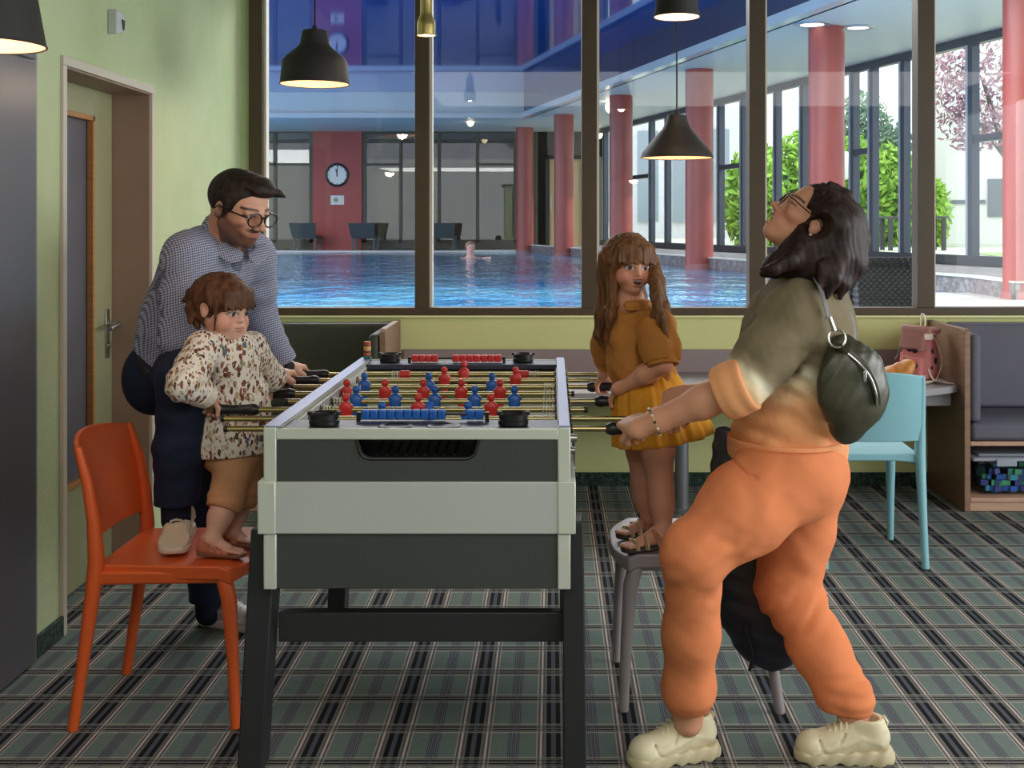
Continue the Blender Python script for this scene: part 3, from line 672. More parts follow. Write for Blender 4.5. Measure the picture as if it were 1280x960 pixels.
# low wall table with its mauve back panel
tb = thing('wall_table', 'long low grey wall table below the pool window between the two benches', 'table', (.6, 6.0, 0))
x0, x1 = -.80, 2.015
front = [(x0+(x1-x0)*k/40, 5.80-.28*(1-abs(k/20-1)**5)) for k in range(41)]
bm = B(); prism(bm, [(x0, YB-.025)]+front+[(x1, YB-.025)], 'z', .575, .61); obj('table_top', bm, m_top, tb, bevel=.004)
boxo('back_panel', (x0, x1, YB-.022, YB-.002, .61, .735), simple('mauve_brown_panel', (140, 124, 124), .45), tb)
boxo('apron', (x0+.02, x1-.02, 5.84, 5.86, .50, .575), m_top, tb)
for lx in (.635, -.45):
    bm = B(); lathe(bm, [(.05, 0), (.05, .012), (.034, .02), (.034, .575)], (lx, 5.72, 0), 24); obj('leg', bm, simple('grey_metal_leg', (140, 144, 150), .35, .6), tb)
# clear storage bin full of bricks
bn = thing('storage_bin', 'clear plastic bin full of blue and green bricks under the right bench', 'bin', (2.33, 5.95, .071))
bx0, bx1, by0, by1, bz0, bz1 = 2.085, 2.62, 5.76, 6.16, .0715, .24
m_clear = glass_mat('clear_plastic', (.88, .93, .94, 1), 1.0, .1)
bm = B(); t_ = .03
hexa(bm, [(bx0+t_, by0+t_*.5, bz0), (bx1-t_, by0+t_*.5, bz0), (bx1-t_, by1-t_, bz0), (bx0+t_, by1-t_, bz0), (bx0, by0, bz1), (bx1, by0, bz1), (bx1, by1, bz1), (bx0, by1, bz1)])
obj('tub', bm, m_clear, bn, bevel=.012)
m_lid = simple('milky_lid', (150, 156, 168), .3)
bm = B(); bx(bm, bx0-.012, bx1+.012, by0-.012, by1+.012, bz1, bz1+.018); bx(bm, bx0+.03, bx1-.03, by0+.03, by1-.03, bz1+.018, bz1+.03); obj('lid', bm, m_lid, bn, bevel=.006)
bm = B(); bx(bm, bx0+.1, bx0+.2, by0-.022, by0-.01, bz1-.022, bz1+.012); obj('clip', bm, m_lid, bn, bevel=.003)
bm = B(); r = random.Random(3); ncol = 5
bk = [simple('brick_%s' % nm, rgb, .3) for nm, rgb in (('blue', (48, 84, 160)), ('teal', (60, 140, 168)), ('green', (70, 150, 110)), ('navy', (58, 62, 122)), ('lime', (180, 204, 92)))]
me_i = []
for i in range(230):
    L, Wd = r.choice(((.032, .032), (.064, .032), (.048, .032))); p = Vector((r.uniform(bx0+.07, bx1-.07), r.uniform(by0+.05, by1-.07), r.uniform(bz0+.03, bz1-.035)))
    if r.random() < .6: p.y = by0+.04+.012*(p.z < bz0+.08); p.z = bz0+.03+.028*r.randrange(4)
    n0 = len(bm.faces); q = Quaternion((r.gauss(0, 1), r.gauss(0, 1), r.gauss(0, 1), r.gauss(0, 1))).normalized() if r.random() < .15 else Quaternion((0, 0, 1), r.choice((0, 1.57)))
    M4 = Matrix.Translation(p) @ q.to_matrix().to_4x4() @ Matrix.Diagonal((L/2, Wd/2, .013, 1))
    res = bmesh.ops.create_cube(bm, size=2, matrix=M4); k = r.choices(range(5), (4, 3, 4, 3, 1))[0]
    for v in res['verts']:
        for f in v.link_faces: f.material_index = k
o = obj('bricks', bm, bk, bn, smooth=0); o['kind'] = 'stuff'
# ------------------------------------------------------------ moulded chairs (one design, three colours)
def chair(label, mat, loc, rz):
    """seat faces +X; local origin on the floor below the seat centre"""
    t = thing('plastic_chair', label, 'chair', loc, 'moulded plastic chairs', rz)
    hw = .22
    # seat: a shallow dished slab with rounded front, curling down at the rim
    bm = B(); n = 14; top = []; bot = []
    for i in range(n+1):
        u = i/n; rt = []; rb = []
        for j in range(n+1):
            v = j/n*2-1
            xx = -.20+.42*u; ww = hw*(1-.10*(1-u)-.04*max(0, u-.8)*5)
            yy = v*ww
            if u > .8: xx -= .045*((abs(v))**3)*(u-.8)*5
            zz = .46-.012*(1-v*v)*math.sin(math.pi*min(1, u*1.02))-.014*max(0, u-.86)/.14
            edge = max(abs(v), 1 if i in (0, n) else 0)
            rt.append(bm.verts.new((xx, yy, zz))); rb.append(bm.verts.new((xx, yy*.97, zz-.030-.012*(abs(v)**4))))
        top.append(rt); bot.append(rb)
    for i in range(n):
        for j in range(n):
            bm.faces.new((top[i][j], top[i+1][j], top[i+1][j+1], top[i][j+1])); bm.faces.new((bot[i][j], bot[i][j+1], bot[i+1][j+1], bot[i+1][j]))
    for i in range(n):
        bm.faces.new((top[i][0], bot[i][0], bot[i+1][0], top[i+1][0])); bm.faces.new((top[i][n], top[i+1][n], bot[i+1][n], bot[i][n]))
        bm.faces.new((top[0][i], top[0][i+1], bot[0][i+1], bot[0][i])); bm.faces.new((top[n][i], bot[n][i], bot[n][i+1], top[n][i+1]))
    obj('seat', bm, mat, t, local=True, bevel=.006, bseg=3, smooth=60)
    # backrest: a curved shell from just over the seat to the top, bowed backwards
    bm = B(); nv, nu = 16, 14; F_, K_ = [], []
    for i in range(nv+1):
        q = i/nv; zz = .515+.295*q; rf = []; rk = []
        for j in range(nu+1):
            v = j/nu*2-1
            xx = -.198-.05*q**1.15-.052*(1-v*v)*(.55+.45*q)
            ztop = zz-(.022*v*v)*q
            yy = v*(hw*.93-.012*q)
            rf.append(bm.verts.new((xx, yy, ztop))); rk.append(bm.verts.new((xx-.014, yy, ztop)))
        F_.append(rf); K_.append(rk)
    for i in range(nv):
        for j in range(nu):
            bm.faces.new((F_[i][j], F_[i][j+1], F_[i+1][j+1], F_[i+1][j])); bm.faces.new((K_[i][j], K_[i+1][j], K_[i+1][j+1], K_[i][j+1]))
        bm.faces.new((F_[i][0], F_[i+1][0], K_[i+1][0], K_[i][0])); bm.faces.new((F_[i][nu], K_[i][nu], K_[i+1][nu], F_[i+1][nu]))
    for j in range(nu):
        bm.faces.new((F_[0][j], K_[0][j], K_[0][j+1], F_[0][j+1])); bm.faces.new((F_[nv][j], F_[nv][j+1], K_[nv][j+1], K_[nv][j]))
    obj('backrest', bm, mat, t, local=True, bevel=.004, bseg=2, smooth=60)
    for s in (-1, 1):
        # rear leg runs on upwards as the backrest side rail
        pts = [(-.262, s*.205, 0), (-.232, s*.204, .2), (-.207, s*.203, .38), (-.196, s*.203, .47), (-.203, s*.204, .58), (-.222, s*.202, .69), (-.252, s*.196, .788)]
        rr = [.015, .017, .021, .023, .019, .016, .011]
        bm = B(); tube(bm, pts, rr, 14, flat=(1.0, 1.0)); obj('rear_leg', bm, mat, t, local=True, smooth=60, bevel=.004)
        pts = [(.188, s*.192, 0), (.18, s*.19, .2), (.168, s*.186, .36), (.15, s*.178, .425), (.11, s*.17, .44)]
        bm = B(); tube(bm, pts, [.014, .017, .022, .024, .016], 14); obj('front_leg', bm, mat, t, local=True, smooth=60, bevel=.004)
        bm = B(); hexa(bm, [(-.2, s*.2-.012, .405), (.15, s*.18-.012, .405), (.15, s*.18+.012, .405), (-.2, s*.2+.012, .405), (-.2, s*.2-.014, .445), (.17, s*.19-.012, .44), (.17, s*.19+.012, .44), (-.2, s*.2+.014, .445)])
        obj('seat_rail', bm, mat, t, local=True, bevel=.008, bseg=3)
    bm = B(); bx(bm, .135, .16, -.17, .17, .41, .44); obj('front_rail', bm, mat, t, local=True, bevel=.006)
    return t
chair('orange moulded plastic chair with the toddler standing on its seat', simple('orange_plastic', (222, 96, 40), .42, 0, .5, bump=.08, bs=700), (-1.072, 3.455, 0), 0)
chair('grey moulded plastic chair with the long haired girl standing on its seat', simple('grey_plastic', (150, 142, 142), .42, 0, .5, bump=.08, bs=700), (.395, 3.57, 0), math.pi)
chair('pale blue moulded plastic chair at the low wall table, backrest towards us', simple('pale_blue_plastic', (132, 184, 194), .42, 0, .5, bump=.08, bs=700), (1.32, 5.03, 0), math.pi/2+.0)
# ------------------------------------------------------------ pendant lamps
m_blk = simple('matt_black_shade', (44, 42, 40), .6, 0, .4); m_in = M('lit_shade_inside', c(240, 186, 142), .6).m
m_cord = simple('black_cord', (24, 22, 22), .6); m_brass = simple('brushed_brass', (206, 186, 120), .32, .85)
m_glow = M('lamp_bulb_glow', c(255, 226, 190), .5).emit((1, .72, .45, 1), 2.6).m
def pendant(label, px, py, d, prof, mat, power, glow_r, glow_z, extra=None):
    """prof = [(r, z)...] from the rim upward, z from the rim"""
    o = P(px, py, d); t = thing('pendant_lamp', label, 'pendant lamp', tuple(o), 'pendant lamps of the room')
    bm = B(); lathe(bm, prof, tuple(o), 48, cap=False); lathe(bm, [(prof[-1][0], prof[-1][1]), (.0005, prof[-1][1])], tuple(o), 48, cap=False); bmesh.ops.remove_doubles(bm, verts=bm.verts, dist=.0004); obj('shade', bm, mat, t, smooth=30)
    inn = [(max(.004, r-.004), z-(.003 if i else -.0005)) for i, (r, z) in enumerate(prof)]
    bm = B(); lathe(bm, inn+[(.0005, inn[-1][1])], tuple(o), 48, cap=False); obj('shade_lining', bm, m_in, t, smooth=30)
    bm = B(); tube(bm, [(o[0]+prof[0][0]*math.cos(a), o[1]+prof[0][0]*math.sin(a), o[2]) for a in np.linspace(0, 2*math.pi, 49)[:-1]], .0025, 8, True); obj('rim', bm, mat, t)
    bm = B(); ball(bm, (o[0], o[1], o[2]+glow_z), glow_r, 20); obj('bulb', bm, m_glow, t)
    top = o[2]+prof[-1][1]
    bm = B(); cyl(bm, (o[0], o[1], top), (o[0], o[1], ZC-.02), .0035, .0035, 8); obj('cord', bm, m_cord, t)
    bm = B(); lathe(bm, [(.05, 0), (.05, .02)], (o[0], o[1], ZC-.02), 24); obj('ceiling_rose', bm, mat, t)
    bm = B(); cyl(bm, (o[0], o[1], top-.002), (o[0], o[1], top+.022), .012, .008, 12); obj('cord_grip', bm, mat, t)
    if extra: extra(o, t)
    l = bpy.data.lights.new('pendant_light', 'POINT'); l.energy = power; l.color = (1, .78, .55); l.shadow_soft_size = glow_r
    lo = bpy.data.objects.new('pendant_light', l); C.objects.link(lo); lo.location = (o[0], o[1], o[2]+.01); lo.parent = t; lo.matrix_parent_inverse = Matrix.Translation(Vector(t.location)).inverted()
    return t
def screws(o, t):
    for s in (-1, 1):
        bm = B(); cyl(bm, (o[0]+s*.05, o[1], o[2]+.172), (o[0]+s*.062, o[1], o[2]+.172), .006, .006, 10); obj('screw', bm, m_brass, t)
k = 4.9/F
pendant('wide black bell shaped pendant lamp on the left, in front of the first window pane', 393.5, 105, 4.9, [(43*k, 0), (40*k, 28*k), (36.5*k, 33*k), (20*k, 47*k), (18.5*k, 50*k), (15.5*k, 66*k), (14*k, 67*k)], m_blk, 2.0, .035, .055, screws)
k = 5.0/F
pendant('black cone pendant lamp hanging low in front of the third window pane', 846, 197, 5.0, [(45*k, 0), (44*k, 5*k), (38*k, 13*k), (27*k, 26*k), (18*k, 36*k), (14*k, 44*k), (12*k, 52*k), (11*k, 53*k)], m_blk, 2.0, .03, .045)
k = 4.5/F
pendant('black tapered pendant lamp cut off by the top edge above the cone lamp', 846, 21, 4.5, [(28.5*k, 0), (26*k, 18*k), (22*k, 44*k), (16*k, 62*k), (14*k, 63*k)], m_blk, 2.5, .025, .05)
k = 2.8/F
pendant('large black pendant lamp cut off by the top left corner over the cupboard', -26, 56, 2.8, [(78*k, 0), (77*k, 6*k), (70*k, 46*k), (66*k, 72*k), (40*k, 100*k), (30*k, 130*k), (26*k, 132*k)], m_blk, 3.0, .04, .06)
k = 5.0/F
pendant('small brass bottle shaped pendant lamp at the top, over the second mullion', 533, 44, 5.0, [(11.2*k, 0), (11.4*k, 12*k), (10.8*k, 17*k), (7.6*k, 25*k), (7.2*k, 27*k), (7.4*k, 44*k), (6.4*k, 45*k)], m_brass, 1.5, .014, .02)
# ------------------------------------------------------------ things on the wall table
m_pink = M('pink_dotted_canvas', c(206, 122, 122), .7); vo = m_pink.N('TexVoronoi'); vo.inputs['Scale'].default_value = 17; m_pink.L(m_pink.coord(), vo.inputs['Vector']); m_pink.base(m_pink.mix(X(m_pink.nt, vo.outputs['Distance']).lt(.30), c(204, 124, 122), c(34, 34, 54))); m_pink = m_pink.m
m_strap = simple('cream_webbing', (226, 208, 188), .7); m_dust = simple('dusty_rose_flap', (158, 108, 100), .65); m_tan = simple('tan_leather', (190, 122, 52), .5, var=.12, vs=9)
bp = thing('backpack', 'pink child backpack with navy dots leaning on the right end of the wall table', 'backpack', (1.86, 5.95, .611))
zb = .612; o = np.array([1.86, 5.95, zb])
fn_ = nrm((-.70, -.71, 0)); wn_ = nrm((.71, -.70, 0)); tl = nrm((.10, .10, 1)); RB = np.array([wn_, np.cross(tl, wn_), tl])
sd = Sdf(.005); sd.rbox(o+tl*.135, (.085, .06, .135), RB, .035, .02, .12).rbox(o+fn_*.062+tl*.07, (.058, .022, .058), RB, .018, .006).cut((0, 0, zb), (0, 0, -1))
sd.folds(o+tl*.1, o+tl*.22, .003, .06, .16, seed=4)
sdf_obj('body', sd, m_pink, bp)
sd = Sdf(.004); sd.rbox(o+tl*.262-fn_*.005, (.080, .066, .016), RB, .014, .012).rbox(o+tl*.215+fn_*.066, (.072, .010, .052), np.array([wn_, nrm(RB[1]-.25*tl), nrm(tl-.1*fn_)]), .009, .02)
sdf_obj('flap', sd, m_dust, bp)
sd = Sdf(.004); sd.cone(o-wn_*.075+fn_*.02+tl*.20, o-wn_*.095+fn_*.045+tl*.10, .012, .010).cone(o-wn_*.095+fn_*.045+tl*.10, o-wn_*.11+fn_*.05+tl*.02, .010, .008); sdf_obj('side_strap', sd, simple('brown_strap', (92, 66, 56), .6), bp)
bm = B(); tube(bm, smooth([o+(.03, -.02, .26), o+(.034, -.022, .30), o+(.03, -.018, .335), o+(.018, -.012, .335), o+(.016, -.01, .27)]), .010, 8, flat=(1.3, .35)); obj('top_loop', bm, m_strap, bp)
bm = B(); tube(bm, smooth([o+(.045, -.05, .26), o+(.085, -.06, .19), o+(.10, -.075, .10), o+(.075, -.085, .03), o+(.05, -.10, .010), o+(-.02, -.14, .008), o+(-.10, -.16, .008)]), .009, 8, flat=(1.5, .35)); obj('shoulder_strap', bm, m_strap, bp)
bm = B(); tube(bm, smooth([o+(.03, -.085, .07), o+(.05, -.1, .02), o+(.09, -.135, .010), o+(.13, -.165, .008)]), .008, 8, flat=(1.5, .35)); obj('strap_end', bm, m_strap, bp)
bm = B(); tube(bm, [o+(.0, -.07, .23), o+(-.005, -.083, .19), o+(-.01, -.09, .16)], .012, 8, flat=(1.3, .3)); obj('flap_strap', bm, m_dust, bp)
bm = B(); bx(bm, o[0]+.012, o[0]+.055, o[1]-.082, o[1]-.07, zb+.215, zb+.245); obj('patch', bm, m_strap, bp, bevel=.003)
pc = thing('pouch', 'tan leather pouch lying against the pink backpack', 'pouch', (1.73, 5.86, .611))
sd = Sdf(.005); o2 = np.array([1.735, 5.84, zb]); ax = nrm((.75, -.1, .55))
sd.cone(o2+(-.06, 0, .035), o2+(.035, -.01, .085), .05, .04, .02, ((-.4, -.8, .5), .5)).cone(o2+(.0, -.03, .03), o2+(.05, -.015, .095), .03, .02, .02).cone(o2+(-.1, .0, .02), o2+(-.05, 0, .03), .02, .045, .02).cut((0, 0, zb), (0, 0, -1))
sd.folds(o2-ax*.05, o2+ax*.08, .003, .04, .12, seed=9)
sdf_obj('pouch_body', sd, m_tan, pc)
bm = B(); tube(bm, [o2+(.055, -.035, .07), o2+(.075, -.03, .10), o2+(.06, -.01, .115)], .004, 8); obj('zip', bm, m_brass, pc)
# ------------------------------------------------------------ quilted jacket over the back of the grey chair
m_jack = M('navy_quilted_nylon', c(34, 36, 48), .42, 0, .5); xx, yy, zz_ = m_jack.xyz()
m_jack.bump(((zz_+xx*.25)*16).frac()._m('SUBTRACT', .5).abs()._m('POWER', .5), .3, .006); m_jack = m_jack.m
jk = thing('quilted_jacket', 'dark navy quilted jacket draped over the back of the grey chair', 'jacket', (.66, 3.5, .3))
sd = Sdf(.007)
pa = P(905, 545, 3.42); pb = P(915, 640, 3.36); pcn = P(945, 760, 3.33); pd = P(972, 815, 3.33)
sd.chain([(pa, .03), (pb, .075), (pcn, .095), (P(958, 795, 3.33), .085)], .03, ((.3, 1, 0), .42)).cone(P(975, 700, 3.35), P(962, 805, 3.33), .06, .06, .03, ((.3, 1, 0), .45))
sd.cone(P(930, 560, 3.42), P(960, 530, 3.6), .05, .05, .03).cone(P(960, 530, 3.6), P(1000, 620, 3.62), .05, .06, .04).cutin(P(955, 836, 3.33), (-.37, 0, -1), P(955, 836, 3.33), .25)
sd.disp(lambda x, y, z: .0022*np.abs(np.sin((z+x*.25)*3.14159/.055))-.002)
sdf_obj('shell', sd, m_jack, jk)
bm = B(); tube(bm, [P(937, 838, 3.3), P(941, 822, 3.28), P(930, 780, 3.27)], .005, 8); obj('zip', bm, simple('black_zip', (20, 20, 24), .4), jk)
# ============================================================ THE TABLE FOOTBALL GAME
ft = thing('table_football_game', 'large grey and black table football game in the middle of the room', 'game table', (-.336, 3.645, 0))
m_dark = simple('dark_grey_panel', (62, 66, 62), .5, 0, .4, var=.06, vs=2, bump=.06, bs=500); m_mid = simple('silver_grey_panel', (176, 182, 176), .45, 0, .5, var=.03, vs=2)
m_al = simple('anodised_aluminium', (198, 204, 190), .4, .2, .5, var=.04, vs=5); m_rail = simple('blue_grey_rail', (150, 158, 184), .35, .5)
m_leg = simple('black_leg_paint', (40, 40, 42), .45, 0, .4, bump=.08, bs=400); m_deckd = simple('dark_blue_deck', (52, 56, 72), .4, 0, .5)
m_field = simple('pale_green_playfield', (128, 140, 100), .3); m_inner = simple('cream_inner_wall', (196, 184, 140), .35); m_black = simple('black_rubber', (22, 22, 24), .4)
m_rod = simple('polished_steel_rod', (186, 170, 120), .2, 1.0); m_bluep = simple('blue_plastic_player', (30, 92, 176), .35); m_redp = simple('red_plastic_player', (206, 50, 48), .35); m_spring = simple('white_spring', (214, 214, 204), .35)
fl, fr, fy0, fy1 = -.717, .046, 2.90, 4.39
def part(n, d, m, **k): return boxo(n, d, m, ft, **k)
e = .013
part('lower_panel', (fl+.03, fr-.03, fy0+.006, fy0+.03, .502, .641), m_dark); part('middle_band', (fl-e+.04, fr+e-.035, fy0-.005, fy0+.03, .641, .770), m_mid)
# upper front panel with the ball return slot
zt = .874; u0, u1 = P(445, 0, fy0)[0], P(599, 0, fy0)[0]; zs = 1.41-(574-280)*fy0/F
bm = B(); cur = [(u0, zt)]+[(u0+.008+.03*(1-math.cos(a)), zs+.022*(1-math.sin(a))) for a in np.linspace(.0, math.pi/2, 6)]+[(u1-.008-.03*(1-math.cos(a)), zs+.022*(1-math.sin(a))) for a in np.linspace(math.pi/2, 0, 6)]+[(u1, zt)]
prism(bm, [(fl+.03, .770), (fr-.03, .770), (fr-.03, zt)]+cur[::-1]+[(fl+.03, zt)], 'y', fy0+.004, fy0+.03); obj('upper_panel', bm, m_dark, ft)
part('ball_tray', (u0-.02, u1+.02, fy0+.09, fy0+.10, .80, .874), m_black); part('ball_tray', (u0-.02, u1+.02, fy0+.03, fy0+.10, .79, .80), m_black)
for i in range(9):
    xx = u0+.05+i*.024; bm = B(); cyl(bm, (xx, fy0+.02, zs+.008), (xx+.006, fy0+.085, zs+.028), .003, .003, 8); obj('ball_guide', bm, m_rod, ft)
bm = B()
for (a, b) in ((u0, u1),): tube(bm, [(p[0], fy0+.004, p[1]) for p in cur], .004, 8)
obj('slot_lip', bm, m_black, ft)
part('back_panel', (fl+.03, fr-.03, fy1-.03, fy1-.004, .502, zt), m_dark)
part('side_panel', (fl+.004, fl+.028, fy0+.03, fy1-.03, .502, .80), m_dark); part('side_panel', (fr-.028, fr-.004, fy0+.03, fy1-.03, .502, .80), m_dark)
part('side_band', (fl-e, fl+.004, fy0+.04, fy1-.04, .641, .770), m_mid); part('side_band', (fr-.004, fr+e, fy0+.04, fy1-.04, .641, .770), m_mid)
for xa, xb in ((fl, fl+.032), (fr-.032, fr)):
    for ya, yb in ((fy0, fy0+.04), (fy1-.04, fy1)):
        part('corner_post', (xa, xb, ya, yb, .502, .641), m_al); part('corner_post', (xa, xb, ya, yb, .770, .905), m_al)
        q = -e if xa == fl else 0; r_ = e if xa != fl else 0
        part('corner_cap', (xa+q, xb+r_, ya-(.008 if ya == fy0 else 0), yb+(.008 if ya != fy0 else 0), .641, .772), m_al)
part('front_trim', (fl+.03, fr-.03, fy0, fy0+.012, .874, .902), m_al); part('back_trim', (fl+.03, fr-.03, fy1-.012, fy1, .874, .902), m_al)
yd0, yd1 = 3.052, 4.245
part('side_rail', (fl, fl+.04, fy0+.04, fy1-.04, .80, .905), m_al); part('side_rail', (fr-.028, fr, fy0+.04, fy1-.04, .80, .905), m_al)
part('rail_top', (fl+.001, fl+.041, fy0+.001, fy1-.001, .905, .909), m_rail, bevel=.001); part('rail_top', (fr-.029, fr-.001, fy0+.001, fy1-.001, .905, .909), m_rail, bevel=.001)
part('end_deck', (fl+.04, fr-.028, fy0+.012, yd0, .872, .899), m_deckd); part('end_deck', (fl+.04, fr-.028, yd1, fy1-.012, .872, .899), m_deckd)
part('playfield', (fl+.04, fr-.028, yd0, yd1, .765, .785), m_field)
part('end_wall', (fl+.04, fr-.028, yd0-.012, yd0, .785, .885), m_inner); part('end_wall', (fl+.04, fr-.028, yd1, yd1+.012, .785, .885), m_inner)
part('goal', (-.44, -.23, yd1-.002, yd1+.004, .785, .85), m_black); part('goal', (-.44, -.23, yd0-.004, yd0+.002, .785, .85), m_black)
part('inner_lining', (fl+.04, fl+.044, yd0, yd1, .785, .89), simple('silver_lining', (206, 208, 206), .35)); part('inner_lining', (fr-.032, fr-.028, yd0, yd1, .785, .89), m_inner)
for k in range(11):
    pass
m_line = simple('field_line', (226, 226, 210), .5)
bm = B(); bx(bm, fl+.05, fr-.04, 3.643, 3.649, .785, .786); obj('centre_line', bm, m_line, ft)
bm = B(); tube(bm, [(-.336+.09*math.cos(a), 3.646+.09*math.sin(a), .7855) for a in np.linspace(0, 6.2832, 41)[:-1]], .003, 6, True); obj('centre_circle', bm, m_line, ft)
# legs
for xs, xt, xb in ((-1, (fl-.043, fl+.022), (fl-.072, fl-.012)), (1, (fr+.001, fr+.034), (fr+.012, fr+.05))):
    for ya, yb, dy in ((2.945, 3.04, -.025), (4.07, 4.165, .02)):
        zt_ = .66 if xs > 0 else .50
        if xs < 0:
            # splayed board leg
            bm = B(); hexa(bm, [(xb[0], ya+dy, .03), (xb[1], ya+dy, .03), (xb[1], yb+dy, .03), (xb[0], yb+dy, .03), (xt[0], ya, .64), (xt[1], ya, .64), (xt[1], yb, .64), (xt[0], yb, .64)])
        else:
            bm = B(); hexa(bm, [(xb[0]-.03, ya+dy, .03), (xb[1]-.01, ya+dy, .03), (xb[1]-.01, yb+dy, .03), (xb[0]-.03, yb+dy, .03), (xt[0]-.02, ya, .66), (xt[1], ya, .66), (xt[1], yb, .66), (xt[0]-.02, yb, .66)])
        lg = obj('leg', bm, m_leg, ft, bevel=.004)
        xm = (xb[0]+xb[1])/2-(0 if xs < 0 else .02); ym = (ya+yb)/2+dy
        bm = B(); cyl(bm, (xm, ym, .012), (xm, ym, .035), .007); lathe(bm, [(.024, 0), (.024, .012), (.014, .018)], (xm, ym, 0), 20); obj('levelling_foot', bm, m_black, lg)
for ya in (2.975, 4.1):
    part('stretcher', (fl+.02, fr+.01, ya, ya+.04, .345, .42), m_leg)
# rods with players
def player_bm(x, y, z, th):
    bm = B(); s = 1
    prof = [(-.074, .008, .011), (-.066, .011, .014), (-.05, .009, .012), (-.03, .012, .012), (-.012, .019, .013), (.004, .0215, .013), (.014, .02, .012), (.02, .013, .009), (.0245, .0065, .0065), (.028, .007, .007)]
    rings = []
    for (h, a, b) in prof:
        rings.append([bm.verts.new((x+a*math.copysign(abs(math.cos(t))**.75, math.cos(t)), y+b*math.sin(t), z+h)) for t in [2*math.pi*i/18 for i in range(18)]])
    for A, Bq in zip(rings, rings[1:]):
        for i in range(18): bm.faces.new((A[i], A[(i+1) % 18], Bq[(i+1) % 18], Bq[i]))
    bm.faces.new(rings[0][::-1]); bm.faces.new(rings[-1])
    ball(bm, (x, y, z+.036), .0115, 14, (1, 1, 1.1))
    if th: bmesh.ops.rotate(bm, verts=bm.verts, cent=(x, y, z), matrix=Matrix.Rotation(th, 3, 'X'))
    return bm
RZ_ = .87
def rod_y(k): return 3.08+.1585*k
def pxx(px, k): return (px-CX)*rod_y(k)/F
rows = [('b', [535], pxx(282, 0), .272, 'R', 2.6), ('b', [477, 585], pxx(278, 1), pxx(862, 1), 'R', -.15), ('r', [432.5, 523, 614], pxx(268, 2), pxx(732, 2), 'L', .12), ('b', [445, 494, 543.5, 593.5, 643], pxx(358, 3), pxx(797, 3), 'R', -.08),
        ('r', [433.7, 481.7, 529.3, 576.5, 625], pxx(318, 4), .065, 'L', .15), ('b', [455.6, 536, 615], pxx(365, 5), pxx(783, 5), 'R', .0), ('r', [555.5, 644.6], pxx(352, 6), pxx(752, 6), 'L', .1), ('r', [580], pxx(366, 7), pxx(752, 7), 'L', -.1)]
GRIP = .13
for k, (tm, ps, xa, xb, side, th) in enumerate(rows):
    y = rod_y(k)
    bm = B(); cyl(bm, (xa+(.0 if side == 'R' else .05), y, RZ_), (xb-(.05 if side == 'R' else 0), y, RZ_), .0078, .0078, 16); rod = obj('rod', bm, m_rod, ft)
    h = xb if side == 'R' else xa; s = -1 if side == 'R' else 1
    g0, g1 = h, h+s*GRIP
    pr = [(0, .012), (.004, .0165), (.012, .018), (.02, .0155), (.05, .014), (.085, .0145), (.105, .0165), (.112, .018), (.12, .0165), (.13, .011)]
    bm = B(); tube(bm, [(h+s*q, y, RZ_) for q, _ in pr], [r_ for _, r_ in pr], 18); obj('handle', bm, m_black, rod)
    e_ = xa if side == 'R' else xb
    bm = B(); cyl(bm, (e_-.004, y, RZ_), (e_+.006, y, RZ_), .0092, .0092, 14); obj('end_cap', bm, m_black, rod)
    for px in ps: obj('player', player_bm(pxx(px, k), y, RZ_, th), m_bluep if tm == 'b' else m_redp, rod)
    L_, R_ = fl+.044, fr-.032
    # white springs and bumpers near the rails
    for sx, b0 in ((1, L_+.012), (-1, R_-.012)):
        if (k, sx) in ((7, 1), (7, -1)): b0 = pxx(499, 7)-.024 if sx > 0 else pxx(664, 7)+.024
        bm = B()
        for i in range(4): tube(bm, [(b0+sx*i*.009, y+.0125*math.cos(a), RZ_+.0125*math.sin(a)) for a in np.linspace(0, 6.2832, 17)[:-1]], .0016, 6, True)
        if k in (1, 2, 3, 4, 5, 7): obj('spring', bm, m_spring, rod)
        else: bm.free()
    if k == 7:
        for px in (506, 654):
            bm = B(); cx_ = pxx(px, 7); tube(bm, [(cx_-.02, y, RZ_), (cx_-.017, y, RZ_), (cx_+.017, y, RZ_), (cx_+.02, y, RZ_)], [.011, .0145, .0145, .011], 16); obj('bumper', bm, m_redp, rod)
    for xw, s2 in ((fl+.044, 1), (fr-.032, -1)):
        bm = B(); lathe(bm, [(.009, .005), (.016, .006), (.022, .003), (.023, 0)], (0, 0, 0), 20, cap=False)
        bmesh.ops.transform(bm, matrix=Matrix.Translation((xw, y, RZ_-.008)) @ Matrix.Rotation(s2*math.pi/2, 4, 'Y'), verts=bm.verts); obj('bearing', bm, simple('grey_bearing', (72, 74, 78), .4) if k == 0 and s2 == 1 else bpy.data.materials['grey_bearing'], ft)
    for xw, s2 in ((fl, -1), (fr, 1)):
        bm = B(); cyl(bm, (xw, y, RZ_), (xw+s2*.008, y, RZ_), .016, .014, 16); obj('bushing', bm, m_black, ft)
